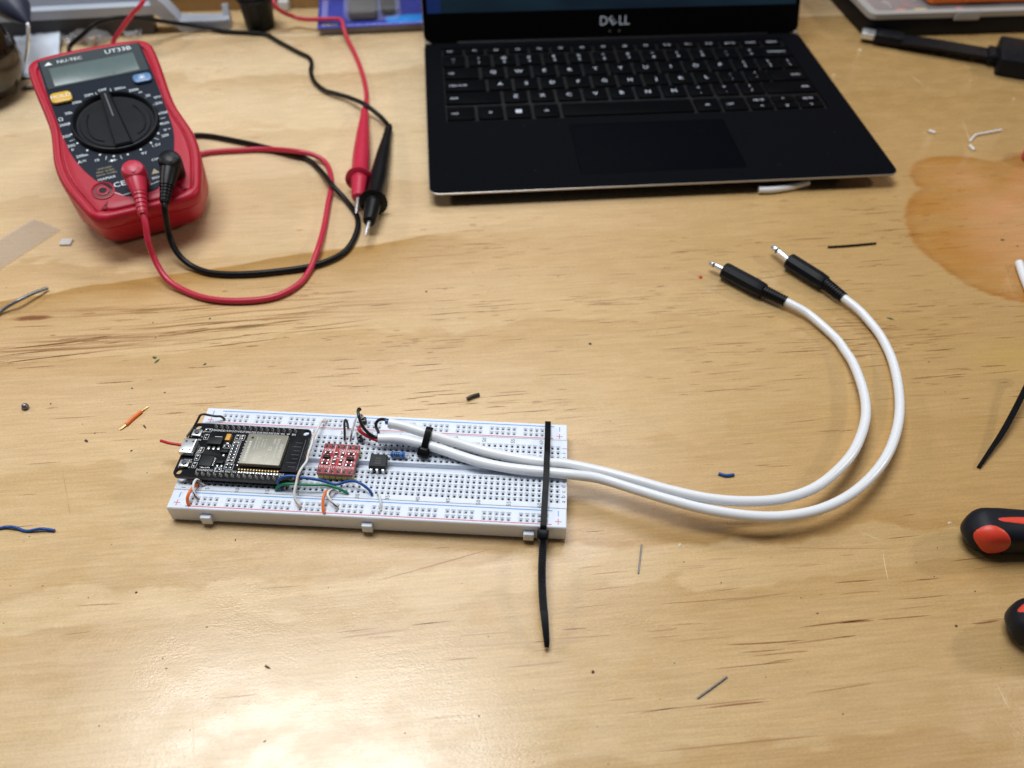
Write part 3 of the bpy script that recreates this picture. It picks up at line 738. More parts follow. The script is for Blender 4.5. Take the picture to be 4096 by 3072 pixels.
# ------------------------------------------------------------------ optocoupler, resistor
oc = thing('optocoupler_chip', 'black six-legged DIP chip bridging the breadboard trench beside the red board', 'chip', (83.9, 26.5, Z))
MB().loft([[(p[0], p[1], z_) for p in rrect(-3.5 - i_, 3.5 + i_, -3.1 - i_, 3.1 + i_, 0.15, 1)] for i_, z_ in ((0.0, 0.9), (0.22, 2.5), (0.0, 4.1))]).build('body', M_ceram, oc, smooth=20)
t = MB()
for i, s_ in enumerate(('UMW', '4N25', '2424')): t.text(s_, 1.15, 0.1, -1.6 + i * 1.25, 4.112, math.pi, sx=0.95)
t.build('marking', mat('chip_marking', (0.085, 0.085, 0.085), 0.5), oc, smooth=0)
MB().lathe([(0.45, 4.1), (0.45, 4.11)], 14, (2.7, 2.3, 0)).build('pin_one_dot', M_blk, oc)
for s_ in (-1, 1):
    for i in range(3):
        x_ = -2.54 + 2.54 * i
        l_ = MB(); l_.rbox(x_ - 0.55, x_ + 0.55, min(s_ * 3.0, s_ * 4.0), max(s_ * 3.0, s_ * 4.0), 2.15, 2.45, r=0.1, c=0.05, seg=1)
        l_.rbox(x_ - 0.55, x_ + 0.55, s_ * 4.0 - 0.14, s_ * 4.0 + 0.14, 0.6, 2.44, r=0.1, c=0.03, seg=1); l_.rbox(x_ - 0.26, x_ + 0.26, s_ * 4.0 - 0.13, s_ * 4.0 + 0.13, -1.5, 0.65, r=0.1, c=0.03, seg=1)
        l_.build('leg', M_steel, oc)
rs = thing('resistor', 'blue resistor with dark colour bands beside the black DIP chip', 'resistor', (91.5, 31.6, Z))
r_ = 1.15
prof = [(0.3, -3.25), (1.0, -3.15), (1.28, -2.7), (1.28, -2.0), (1.08, -1.6), (1.05, 1.6), (1.28, 2.0), (1.28, 2.7), (1.0, 3.15), (0.3, 3.25)]
MB().lathe(prof, 20, (0, 0, 1.9), (1, 0, 0)).build('body', M_resb, rs)
for bx, br in ((-2.35, 1.3), (-1.25, 1.085), (-0.4, 1.085), (0.45, 1.085), (2.35, 1.3)):
    MB().lathe([(br - 0.05, bx - 0.28), (br, bx - 0.26), (br, bx + 0.26), (br - 0.05, bx + 0.28)], 20, (0, 0, 1.9), (1, 0, 0)).build('colour_band', M_resband, rs)
for s_ in (-1, 1):
    MB().tube(smooth_path([(s_ * 3.1, 0, 1.9), (s_ * 4.0, 0, 1.9), (s_ * 4.8, 0.1, 1.5), (s_ * 5.05, 0.1, 0.5), (s_ * 5.05, 0.1, -1.5)], 4), 0.28, 8).build('lead_wire', M_steel, rs)

# ------------------------------------------------------------------ jumper wires
def wire(name, label, pts, r, m, group=None, stripe=None, ends=None, cat='wire', n=10, k=6, bare=None):
    pts = [Vector(p) for p in pts]; path = smooth_path(pts, k); base = Vector((pts[0].x, pts[0].y, pts[0].z))
    o = MB()
    if stripe:
        # two-tone insulation: a spiral stripe runs along the wire
        o.tube(path, r, 12)
        nn = 12; nseg = len(path) - 1
        L_ = 0.0; off = []
        for i in range(nseg): off.append(L_); L_ += (path[i + 1] - path[i]).length
        for i in range(nseg):
            j0 = int(off[i] / 12.0 * nn) % nn
            for j in range(nn):
                if (j - j0) % nn in (0, 1, 2): o.mi[i * nn + j] = 1
        ob = o.build(name, [m, stripe], None, loc=base) if not bare else None
    else:
        o.tube(path, r, n)
        ob = o.build(name, m, None, loc=base) if not bare else None
    if bare:
        root = thing(name, label, cat, base, group=group)
        o.build('insulation', [m, stripe] if stripe else m, root, world=True)
        for bp, br, bm in bare:
            MB().tube(smooth_path(bp, 4), br, 8).build('bare_end', bm, root, world=True)
        return root
    return tag(ob, label, cat, group)
def plug(p, d=3.0):
    """bare end going down into a breadboard hole"""
    p = Vector(p); return [p + Vector((0, 0, 0.5)), p, p - Vector((0, 0, d))]
JW = 'jumper wires on the breadboard'
zb = Z
def jumper(label, pts, r, m, stripe=None, copper=True):
    pts = [Vector(p) for p in pts]
    pts[0].z = max(pts[0].z, Z + 0.3) if pts[0].z < Z + 1 else pts[0].z
    return wire('jumper_wire', label, pts, r * 0.86, m, JW, stripe, bare=[(plug(pts[0]), 0.3, M_copper), (plug(pts[-1]), 0.3, M_copper)])
jumper('brown jumper wire arching over the back left corner of the black board', [A(735, 240, Z + .4), A(700, 212, Z + 2.2), A(640, 208, Z + 3.2), A(580, 198, Z + 4), A(530, 190, Z + 5), A(495, 200, Z + 5), A(468, 250, Z + 3.5), A(440, 300, Z + 1.8), A(400, 360, Z + 1.0), A(362, 410, Z + 0.6)], 0.62, M_wbrown)
jumper('long white jumper wire with peach stripe beside the red board', [A(1738, 243, Z + .4), A(1715, 262, Z + 2), A(1685, 260, Z + 3), A(1655, 320, Z + 4), A(1610, 410, Z + 4.5), A(1590, 480, Z + 5), A(1555, 580, Z + 6), A(1540, 650, Z + 7), A(1490, 720, Z + 7.5), A(1455, 790, Z + 7), A(1440, 860, Z + 6), A(1420, 950, Z + 4.5), A(1425, 1020, Z + 3), A(1450, 1065, Z + 1.6), A(1485, 1095, Z + .4)], 0.62, M_wwhite, M_wpeach)
jumper('blue jumper wire curving from the black board corner past the red board', [A(1290, 935, Z + .3), A(1262, 880, Z + 3.0), A(1265, 840, Z + 5), A(1310, 805, Z + 6.2), A(1400, 797, Z + 6), A(1500, 812, Z + 5.5), A(1600, 825, Z + 4.5), A(1700, 845, Z + 3.2), A(1780, 870, Z + 2), A(1850, 877, Z + 1.6), A(1920, 855, Z + 2.6), A(2000, 845, Z + 3.6), A(2070, 870, Z + 3.8), A(2140, 920, Z + 2.4), A(2175, 960, Z + 1.2), A(2183, 985, Z + .3)], 0.70, M_wblue)
jumper('green jumper wire running below the blue one in front of the boards', [A(1237, 938, Z + .3), A(1250, 910, Z + 1.8), A(1290, 885, Z + 3.2), A(1360, 874, Z + 4), A(1480, 880, Z + 4), A(1600, 884, Z + 4), A(1720, 885, Z + 3.6), A(1800, 900, Z + 2.8), A(1880, 932, Z + 1.8), A(1950, 970, Z + .3)], 0.68, M_wgreen)
jumper('orange jumper wire at the front left, next to column one', [A(470, 882, Z + .4), A(430, 905, Z + 2.6), A(395, 945, Z + 3.6), A(370, 1000, Z + 3), A(370, 1050, Z + 1.5), A(383, 1080, Z + .4)], 0.75, M_worange)
jumper('white jumper wire with brown stripe crossing the front left orange wire', [A(535, 885, Z + .4), A(490, 850, Z + 2.6), A(455, 832, Z + 4.2), A(430, 870, Z + 4.4), A(425, 930, Z + 3.6), A(445, 985, Z + 2), A(470, 1035, Z + .4)], 0.60, M_wwhite, M_wbstripe)
jumper('orange jumper wire in front of the red board', [A(1770, 945, Z + .4), A(1735, 950, Z + 2.8), A(1708, 1000, Z + 3.2), A(1700, 1060, Z + 2.4), A(1702, 1120, Z + 1.4), A(1715, 1160, Z + .4)], 0.75, M_worange)
jumper('white jumper wire with brown stripe crossing the orange wire before the red board', [A(1838, 955, Z + .4), A(1800, 935, Z + 2.4), A(1760, 945, Z + 3.8), A(1748, 985, Z + 3.8), A(1775, 1035, Z + 3), A(1815, 1075, Z + 1.6), A(1848, 1110, Z + .4)], 0.60, M_wwhite, M_wbstripe)
jumper('short white jumper wire at column thirty-three', [B(258, 880, Z + .4), B(265, 870, Z + 2), B(278, 905, Z + 2.6), B(285, 965, Z + 2), B(288, 1023, Z + .4)], 0.50, M_wwhite)
jumper('small brown jumper wire arched behind the red board', [C3(765, 395, Z + .4), C3(757, 340, Z + 3.5), C3(738, 292, Z + 6.0), C3(718, 300, Z + 6.2), C3(712, 370, Z + 5), C3(718, 470, Z + 3), C3(715, 575, Z + .4)], 0.62, M_wbrown)
jumper('white jumper wire with dark stripe leaning to the back rail behind the red board', [C3(795, 578, Z + .4), C3(815, 500, Z + 2.0), C3(845, 380, Z + 4.5), C3(872, 280, Z + 6.5), C3(900, 220, Z + 7.2), C3(925, 235, Z + 6.5), C3(935, 300, Z + 3.0), C3(940, 345, Z + .4)], 0.55, M_wwhite, M_wbstripe)
wire('wire_tail', 'red wire tail sticking out past the USB socket at the left', [A(520, 540, Z + 1.2), A(400, 515, Z + 1.4), A(290, 490, Z + 2.0), A(190, 474, Z + 2.4), A(105, 450, Z + 2.2)], 0.66, M_wred)

# ------------------------------------------------------------------ two white audio cables
def ribbed(mb, a, b, r0, r1, n=9, mi=0):
    ax = (b - a); L_ = ax.length; pr = []
    for i in range(n):
        t0_, t1_ = i / n, (i + 1) / n; ra = r0 + (r1 - r0) * t0_
        pr += [(ra, L_ * t0_), (ra, L_ * (t0_ + 0.55 / n)), (ra * 0.84, L_ * (t0_ + 0.62 / n)), (ra * 0.84, L_ * (t1_ - 0.04 / n))]
    pr.append((r1, L_)); mb.lathe(pr, 18, a, ax, mi)
def audio_cable(label, pts, boot, bodyp, tip, slim=1.0):
    root = thing('audio_cable', label, 'cable', (pts[0].x, pts[0].y, 0), group='white audio cables')
    pth = smooth_path(pts + [boot], 8); wr = random.Random(len(pts))
    w1, w2 = wr.uniform(0, 6), wr.uniform(0, 6)
    pth = [p_ + Vector((0.10 * math.sin(i_ * 0.17 + w1), 0.10 * math.sin(i_ * 0.13 + w2), 0.0)) if 8 < i_ < len(pth) - 8 else p_ for i_, p_ in enumerate(pth)]
    MB().tube(pth, 2.2, 20).build('jacket', M_jacket, root, world=True)
    b_, c_ = bodyp
    ax = (b_ - boot).normalized()
    mb = MB(); ribbed(mb, boot, b_ + ax * 0.5, 2.95, 3.5); mb.build('strain_relief', M_rub, root, world=True, smooth=30)
    ax = (c_ - b_); L_ = ax.length
    MB().lathe([(3.2, -0.6), (4.1, 0.2), (4.35, 0.9), (4.7, L_ * 0.2), (4.75, L_ - 0.8), (4.3, L_), (2.0, L_ + 0.05)], 10, b_, ax).build('plug_body', M_rub, root, world=True, smooth=25)
    ax2 = (tip - c_); L2 = ax2.length; q = 1.75 * slim
    MB().lathe([(q, -0.5), (q, L2 * 0.58), (q * 0.85, L2 * 0.60)], 18, c_, ax2).build('plug_sleeve', M_steel, root, world=True)
    MB().lathe([(q * 0.9, L2 * 0.595), (q * 0.9, L2 * 0.66)], 18, c_, ax2).build('insulating_ring', M_blk, root, world=True)
    MB().lathe([(q * 0.9, L2 * 0.66), (q, L2 * 0.68), (q, L2 * 0.78), (q * 0.72, L2 * 0.82), (q * 0.95, L2 * 0.90), (q * 0.55, L2 * 0.97), (0.2, L2)], 18, c_, ax2).build('plug_tip', M_steel, root, world=True)
    return root
zc = Z + 2.4
inner = [B(360, 215, Z + 8.5), B(500, 245, Z + 7.6), B(700, 308, Z + 6.2), B(900, 370, Z + 4.5), B(1100, 430, Z + 3.0), B(1300, 488, zc), B(1500, 533, zc), B(1700, 568, zc), B(1860, 585, zc), B(2020, 595, Z + 2.3)]
inner += [DS(x_, y_, z_) for x_, y_, z_ in ((1300, 1018, Z + 2.5), (1380, 1040, 12.5), (1450, 1060, 12.5), (1530, 1077, 12.5), (1610, 1083, 12.2), (1690, 1077, 11.8), (1760, 1053, 11), (1815, 1010, 10), (1850, 965, 9), (1870, 905, 7.8), (1866, 850, 6.4), (1845, 790, 4.8), (1825, 757, 3.6), (1805, 730, 2.9), (1755, 685, 3.4), (1724, 665, 4.0))]
c1 = audio_cable('white audio cable on the inside of the loop, its slimmer black plug nearer the breadboard', inner, DS(1697, 651, 4.3), (DS(1650, 629, 4.6), DS(1564, 583, 4.8)), DS(1531, 567, 5.4), 0.9)
outer = [B(265, 360, Z + 4.6), B(450, 363, Z + 4.6), B(650, 402, Z + 4.0), B(850, 460, Z + 3.0), B(1050, 528, zc), B(1250, 588, zc), B(1450, 630, zc), B(1650, 655, zc), B(1800, 668, zc), B(1960, 682, zc), B(2100, 697, zc)]
outer += [DS(x_, y_, z_) for x_, y_, z_ in ((1300, 1035, Z + 1.5), (1380, 1060, 11), (1450, 1081, 11), (1530, 1101, 11), (1620, 1114, 11), (1700, 1114, 10.8), (1780, 1097, 10.2), (1850, 1060, 9.4), (1905, 1003, 8.4), (1934, 940, 7), (1943, 870, 5.4), (1931, 790, 3.6), (1905, 730, 2.6), (1870, 685, 3.4), (1846, 662, 4.0))]
c2 = audio_cable('white audio cable on the outside of the loop, its thicker plug farther back', outer, DS(1822, 643, 4.4), (DS(1782, 612, 4.7), DS(1704, 563, 4.9)), DS(1666, 531, 5.6), 1.1)
# cores coming out of the cut jackets
def core(parent, pts, r, m, name='core_wire'):
    return MB().tube(smooth_path(pts, 5), r, 10).build(name, m, parent, world=True)
core(c2, [B(300, 372, Z + 4.3), B(245, 372, Z + 4.2), B(190, 350, Z + 4.5), B(130, 318, Z + 5.5), B(95, 290, Z + 6.6), B(83, 265, Z + 7.0), B(92, 250, Z + 6.0)], 0.78, M_wred)
core(c2, [B(300, 350, Z + 5.2), B(235, 345, Z + 5.4), B(180, 315, Z + 6.5), B(130, 262, Z + 8), B(100, 205, Z + 9.5), B(80, 140, Z + 11), B(75, 100, Z + 11.2), B(85, 82, Z + 10.8), B(98, 95, Z + 10.0)], 0.70, M_wblack)
core(c2, [B(265, 380, Z + 3.8), B(250, 385, Z + 3.6), B(240, 378, Z + 3.4)], 0.5, M_copper)
core(c1, [B(375, 205, Z + 8.9), B(340, 187, Z + 8.9), B(310, 180, Z + 8.8), B(270, 185, Z + 8.0), B(245, 215, Z + 6.5), B(243, 250, Z + 4.6), B(257, 280, Z + 2.2), B(264, 300, Z + .6)], 0.72, M_wblack)
core(c1, [B(264, 296, Z + .7), B(266, 316, Z - .5), B(266, 318, Z - 3)], 0.32, M_copper, 'bare_end')
MB().tube([B(372, 212, Z + 8.7), B(345, 200, Z + 8.8), B(330, 198, Z + 8.8)], 0.95, 10).build('blue_wrap', M_wblue, c1, world=True)
MB().tube([B(372, 225, Z + 8.0), B(345, 218, Z + 8.0), B(328, 216, Z + 7.9)], 0.55, 8).build('cut_core', M_wwhite, c1, world=True)
# header pins soldered to the cores
for nm, lb, px, hz in (('pin_header_stub', 'single black header pin soldered to a black wire at the back rail', C3(995, 300, Z + 1.2), 1), ('pin_header_stub', 'single black header pin soldered to the red wire behind the red board', C3(940, 560, Z + 1.2), 2)):
    h_ = thing(nm, lb, 'pin header', (px.x, px.y, Z), (0, 0, rad(12 * hz)), group='header pins on the cable cores')
    MB().rbox(-1.25, 1.25, -1.25, 1.25, 0.05, 2.5, r=0.5, c=0.15, seg=1).build('block', M_blkgloss, h_, smooth=25)
    MB().lathe([(0.32, 2.4), (0.32, 5.0)], 8, (0, 0, 0), (-0.12, 0.1, 1)).build('pin', M_steel, h_)
    MB().lathe([(0.35, 2.5), (0.75, 3.0), (0.85, 3.8), (0.6, 4.8), (0.2, 5.6)], 12, (0, 0, 0), (-0.15, 0.1, 1)).build('solder_blob', M_solder, h_)

# ------------------------------------------------------------------ cable ties
def band(mb, pts, wv, t, mi=0, closed=False):
    """flat strap through pts; wv = half-width vector, t = half thickness"""
    pts = [Vector(p) for p in pts]; rings = []
    for i, p in enumerate(pts):
        a = pts[(i - 1) % len(pts)] if (closed or i > 0) else p; b = pts[(i + 1) % len(pts)] if (closed or i < len(pts) - 1) else p
        d = (b - a).normalized(); wi = wv[i] if isinstance(wv, list) else wv
        nn = wi.cross(d).normalized() * t
        rings.append([p - wi - nn, p + wi - nn, p + wi * 0.94 + nn, p - wi * 0.94 + nn])
    if closed: rings.append(rings[0])
    return mb.loft(rings, mi, caps=not closed)
tie = thing('cable_tie', 'big black cable tie strapping both white cables down, tail hanging toward the front edge', 'cable tie', (156, 0, 0), group='cable ties')
xt = 156.1
loop = smooth_path([(xt - .4, -0.9, 0.45), (xt, 27, 0.42), (xt + .1, 54.8, 0.45), (xt + .2, 55.4, 1.2), (xt + .2, 55.35, 5.5), (xt + .2, 55.2, Z - 0.4), (xt + .2, 54.5, Z + 0.5), (xt + .15, 46, Z + 2.4), (xt + .1, 38, Z + 4.1), (xt + .1, 34, Z + 4.95), (xt, 29.5, Z + 4.95), (xt, 23.5, Z + 4.5), (xt - .2, 14, Z + 2.6), (xt - .4, 4, Z + 0.9), (xt - .5, 0.2, Z + 0.5), (xt - .55, -1.1, Z - 1.0), (xt - .55, -1.3, Z - 4), (xt - .5, -1.2, 2)], 4)
loop = [v for v in loop if v.z > 0.3]
mb = MB(); band(mb, loop, Vector((1.30, 0, 0)), 0.5); mb.build('strap', M_tie, tie, world=True, smooth=25)
hd = MB(); hd.M = Matrix.Translation((xt - .55, -2.6, Z - 2.4)) @ Matrix.Rotation(rad(18), 4, 'X')
hd.rbox(-2.35, 2.35, -1.9, 2.0, -2.3, 2.4, r=0.7, c=0.5); hd.build('head', M_tie, tie, world=True)
hd = MB(); hd.M = Matrix.Translation((xt - .55, -2.6, Z - 2.4)) @ Matrix.Rotation(rad(18), 4, 'X')
hd.rbox(-1.5, 1.5, -2.15, -1.7, -1.5, 1.2, r=0.4, c=0.15); hd.build('ratchet_window', M_blkgloss, tie, world=True)
tail = [Vector(p) for p in smooth_path([P(2172, 2140, 7.5), P(2172, 2180, 8.0), P(2168, 2260, 8.0), P(2168, 2330, 7.4), P(2172, 2410, 6.4), P(2180, 2490, 5.0), P(2186, 2560, 3.2), P(2187, 2590, 2.2)], 6)]
wl = [Vector((1.55 if i < len(tail) * .62 else 1.55 - 0.75 * (i / len(tail) - .62) / .38, 0, 0)) for i in range(len(tail))]
mb = MB(); band(mb, tail, wl, 0.5); mb.build('tail', M_tie, tie, world=True, smooth=25)
for i in range(46):
    f_ = 0.06 + i * 0.0125; q_ = f_ * (len(tail) - 1); i0 = int(q_); p_ = tail[i0].lerp(tail[i0 + 1], q_ - i0); d_ = (tail[i0 + 1] - tail[i0]).normalized()
    if i == 0: teeth = MB()
    n_ = Vector((1, 0, 0)).cross(d_).normalized(); n_ = n_ if n_.z > 0 else -n_
    p_ = p_ + n_ * 0.5
    teeth.add([p_ + Vector((-1.1, 0, 0)) - d_ * 0.25, p_ + Vector((1.1, 0, 0)) - d_ * 0.25, p_ + Vector((1.1, 0, 0)) + d_ * 0.22 + n_ * .18, p_ + Vector((-1.1, 0, 0)) + d_ * 0.22 + n_ * .18, p_ + Vector((-1.1, 0, 0)) + d_ * 0.24, p_ + Vector((1.1, 0, 0)) + d_ * 0.24], [[0, 1, 2, 3], [3, 2, 5, 4]])
tag(teeth.build('ratchet_teeth', M_tie, tie, world=True, smooth=0), None, None, kind='stuff')
tie2 = thing('cable_tie', 'small black cable tie bundling the two white cables above the breadboard', 'cable tie', B(715, 380, Z), group='cable ties')
pA = B(735, 318, Z + 5.9); pB = B(700, 412, Z + 3.7); mid = (pA + pB) / 2
axd = (B(900, 400, Z + 3.5) - B(600, 330, Z + 5.5)).normalized(); v1 = (pA - pB); hl = v1.length / 2; v1.normalize(); v2 = axd.cross(v1).normalized(); v1 = v2.cross(axd).normalized()
lp = []
for k_ in range(36):
    a_ = k_ * math.tau / 36; cc = math.cos(a_)
    lp.append(mid + v1 * (cc * 2.7 + (hl if cc > 0.001 else -hl if cc < -0.001 else 0)) + v2 * (math.sin(a_) * 2.75))
mb = MB(); band(mb, lp, axd * 1.45, 0.5, closed=True); mb.build('strap', M_tie, tie2, world=True, smooth=30)
fr = Matrix((( *axd, 0), (*v1, 0), (*v2, 0), (0, 0, 0, 1))).transposed(); fr.translation = mid - v1 * (hl + 3.4) + Vector((0, 0, 0.3))
hd = MB(); hd.M = fr; hd.rbox(-2.5, 2.5, -2.4, 1.6, -2.2, 2.4, r=0.8, c=0.55); hd.build('head', M_tie, tie2, world=True)
hd = MB(); hd.M = fr; hd.rbox(-1.6, 1.6, -2.6, -2.1, -1.2, 1.2, r=0.4, c=0.1); hd.rbox(-1.5, 1.5, -1.6, 0.8, 2.35, 2.55, r=0.4, c=0.1); hd.build('ratchet_window', M_blkgloss, tie2, world=True)

# ------------------------------------------------------------------ multimeter, tilted up on its stand
th, ph = 0.541, 0.276
ex = Vector((math.cos(th), math.sin(th), 0)); ey = Vector((-math.sin(th), math.cos(th), 0)); ez = Vector((0, 0, 1))
ea = ey * math.cos(ph) + ez * math.sin(ph); en = ez * math.cos(ph) - ey * math.sin(ph)
MM_ = Matrix(((*ex, 0), (*ea, 0), (*en, 0), (0, 0, 0, 1))).transposed(); MM_.translation = Vector((-76.8, 193.8, 1.4)) - ea * 1.9
MM_ = MM_ @ Matrix.Scale(1.03, 4)
mt = thing('multimeter', 'red cased digital multimeter with black dial, propped up behind the breadboard', 'multimeter', M=MM_)
T = 30.5
HALF = [(126.3, 10), (125.9, 20), (124.6, 29), (122.0, 33.2), (117, 35.2), (100, 35.2), (80, 34.2), (66, 34.0), (54, 35.6), (42, 37.3), (30, 37.2), (20, 35.6), (8, 32.2), (0, 29.6), (-4.2, 27.0), (-6.6, 22.5), (-7.2, 12)]
def outline(ins=0.0, fv=0.0, narrow=0.0):
    """inset outline of the case (u, v); fv moves the front end backwards, narrow slims it towards the front"""
    ctr = 59.0; out = []
    for v, u in HALF:
        vv = v - ins if v > 100 else (v + ins if v < 0 else v)
        if v > 117: uu = u - ins
        else: uu = u - ins
        if vv < 20: vv = vv + fv * (20 - vv) / 27.0; uu = uu - narrow * (20 - max(v, -7)) / 27.0
        out.append((max(uu, 2), vv))
    # smooth
    pts = [(u, v, 0) for u, v in out]; pts = smooth_path(pts, 3)
    r = [(p.x, p.y) for p in pts]
    return r + [(-u, v) for u, v in reversed(r)]
def ring(ins, wv, fv=0.0, nar=0.0): return [(u, v, wv) for u, v in outline(ins, fv, nar)][::-1]
MB().loft([ring(4, 0, 7, 3), ring(1.5, 1.2, 7, 3), ring(0.6, 4, 6, 2.5), ring(0.3, 14, 3, 1.5), ring(0.3, 21, 1.2, 0.5), ring(0.9, 21.6, 1.2, 0.5), ring(0.1, 22.3, 0.8, 0.3), ring(0, 27.8), ring(0.7, 29.6), ring(1.8, 30.5), ring(3.6, 30.55), ring(4.3, 30.2), ring(4.6, 29.2), ring(5.1, 29.2), ring(5.5, 30.0), ring(6.4, 30.42), ring(10, 30.42)]).build('case', M_mred, mt, smooth=50)
PH = [(121.9, 8), (121.4, 20), (120.6, 28.4), (119, 28.8), (95, 29.2), (60, 28.6), (46, 27.8), (38.5, 26.4), (30, 23.9), (22, 20.4), (14, 15.2), (8, 10.5), (5.2, 8.6), (4.2, 6)]
pr_ = [(u, v) for v, u in PH]; pan = pr_ + [(-u, v) for u, v in reversed(pr_)]
wp = T + 0.25
MB().loft([[(u, v, T - 0.2) for u, v in pan][::-1], [(u, v, wp) for u, v in pan][::-1]]).build('front_panel', M_mnavy, mt, smooth=20)
lc = [(u, v) for u, v in ((27.9, 96), (27.8, 119), (27.4, 120), (20, 120.8), (8, 121.3))]; lc = lc + [(-u, v) for u, v in reversed(lc)]
lcov = MB().loft([[(u, v, wp) for u, v in lc], [(u, v, wp + 0.3) for u, v in lc]]).build('display_cover', M_lcdbez, mt, smooth=20)
MB().rbox(-24.6, 23.0, 97.4, 113.4, wp + 0.31, wp + 0.4, r=0.6, c=0.03).build('display', M_lcd, lcov)
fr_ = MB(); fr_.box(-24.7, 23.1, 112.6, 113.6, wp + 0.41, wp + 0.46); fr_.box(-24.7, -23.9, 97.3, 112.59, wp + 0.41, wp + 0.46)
fr_.build('display_edge_shade', mat('display_shade_paint', (0.03, 0.035, 0.038), 0.4), lcov, smooth=0)  # dark strips paint the shade of a recessed display edge
t = MB(); zz = wp + 0.42
t.text('NU-TEC', 3.5, -11.8, 116.7, zz, sx=1.1); t.text('UT33B', 4.8, 15.6, 117.4, zz, sx=1.1)
t.add([(-26.0, 115.3, zz), (-21.4, 115.3, zz), (-23.2, 118.0, zz)], [[0, 1, 2]])
t.build('brand_print', M_mprint, lcov, smooth=0)
for nm, x0_, x1_, y0_, y1_, m_ in (('hold_button', -28.2, -17.0, 82.2, 90.6, M_myel), ('backlight_button', 17.2, 27.6, 85.2, 92.3, M_mblue)):
    b_ = MB().rbox(x0_, x1_, y0_, y1_, wp, wp + 2.0, r=2.4, c=0.9, seg=5).build(nm, m_, mt)
    t = MB(); cx_, cy_ = (x0_ + x1_) / 2, (y0_ + y1_) / 2
    if nm == 'hold_button': t.text('HOLD', 3.9, cx_, cy_ + 0.6, wp + 2.03)
    else:
        for k_ in range(8):
            a_ = k_ * math.tau / 8
            d_ = Vector((math.cos(a_), math.sin(a_), 0)); n_ = Vector((-d_.y, d_.x, 0)) * 0.16; c_ = Vector((cx_, cy_, wp + 2.03))
            t.add([c_ + d_ * 0.9 + n_, c_ + d_ * 0.9 - n_, c_ + d_ * 2.2 - n_, c_ + d_ * 2.2 + n_], [[0, 1, 2, 3]])
        t.lathe([(0.7, wp + 2.02), (0.7, wp + 2.03)], 12, (cx_, cy_, 0))
    t.build('button_print', mat('button_print_white', (0.8, 0.82, 0.85), 0.5), b_, smooth=0)
# rotary dial
dc = Vector((0, 59.2, 0))
dl = MB(); dl.lathe([(23.5, wp - 0.1), (23.3, wp + 1.7), (22.6, wp + 2.7), (21.8, wp + 2.8), (21.2, wp + 2.3), (20.5, wp + 0.35), (18.9, wp + 0.30), (18.6, wp + 0.75), (10, wp + 0.78)], 64, dc)
dial = dl.build('dial', M_mdial, mt, smooth=45)
kb = MB(); kb.loft([[(-5.0, 37.6, wp + 0.4), (5.0, 37.6, wp + 0.4), (3.0, 80.4, wp + 0.4), (-3.0, 80.4, wp + 0.4)], [(-4.8, 37.8, wp + 3.6), (4.8, 37.8, wp + 3.6), (2.6, 80.2, wp + 3.4), (-2.6, 80.2, wp + 3.4)], [(-3.9, 38.8, wp + 4.4), (3.9, 38.8, wp + 4.4), (1.8, 79.6, wp + 4.1), (-1.8, 79.6, wp + 4.1)]])
kb.build('knob_bar', M_mdial, dial, smooth=20)
MB().box(-0.35, 0.35, 60, 79, wp + 4.30, wp + 4.42).build('pointer_line', mat('pointer_grey', (0.10, 0.11, 0.12), 0.5), dial, smooth=0)
for s_ in (-1, 1):
    gp = smooth_path([(s_ * 9.0, 46.5, wp + 0.8), (s_ * 13.2, 50, wp + 0.8), (s_ * 15.2, 57, wp + 0.8), (s_ * 14.6, 64, wp + 0.8), (s_ * 12.4, 69, wp + 0.8)], 5)
    MB().tube(gp, 0.6, 6).build('grip_ridge', M_mdial, dial)
# range print
t = MB(); zz = wp + 0.02
LAB = [('OFF', -0.6, 87.2), ('20M', -8.6, 85.4), ('200k', -15.8, 81.6), ('20k', -21.7, 74.6), ('2000', -25.7, 66.4), ('200', -26.8, 57.4), ('200', -25.9, 49.6), ('\u03bc', -25.9, 47.0), ('200m', -22.4, 40.6), ('10', -15.9, 34.9), ('9V', 8.3, 32.0), ('1.5V', 16.0, 35.9), ('200', 22.2, 41.5), ('500', 25.0, 50.7), ('500', 26.5, 59.1), ('200', 25.6, 67.4), ('20', 21.7, 75.2), ('2000', 15.4, 82.0), ('m', 18.6, 79.3), ('200m', 8.7, 85.8)]
for s_, x_, y_ in LAB: t.text(s_, 2.75, x_, y_, zz)
for s_, x_, y_, z_ in (('\u03a9', -26.7, 71.0, 3.6), ('A', -24.6, 36.4, 3.2), ('V', 25.2, 72.3, 3.2), ('V', 23.4, 45.6, 3.0), ('10AMAX', -14.2, 20.5, 2.5), ('COM', 13.0, 25.7, 2.2), ('500V', 9.3, 12.6, 2.0)): t.text(s_, z_, x_, y_, zz)
for (x_, y_) in ((-22.2, 36.9), (27.4, 72.8), (-22.2, 36.1), (27.4, 72.0)): t.box(x_ - 1.1, x_ + 1.1, y_ - 0.12, y_ + 0.12, zz - 0.01, zz)
t.box(24.8, 26.6, 45.6, 45.85, zz - 0.01, zz)
for x_, y_ in ((-0.3, 84.2), (-7.5, 82.8), (-14.1, 79.0), (-19.4, 73.3), (-23.1, 66.6), (-24.1, 58.0), (-22.6, 50.4), (-19.0, 43.6), (-13.6, 38.2), (-7.2, 34.9), (0, 33.8), (7.3, 35.2), (13.6, 38.4), (19.2, 44.2), (22.5, 51.0), (23.6, 58.9), (22.4, 66.7), (19.2, 73.6), (13.7, 79.2), (7.0, 82.9)):
    t.lathe([(0.62, zz - 0.01), (0.62, zz)], 10, (x_, y_, 0))
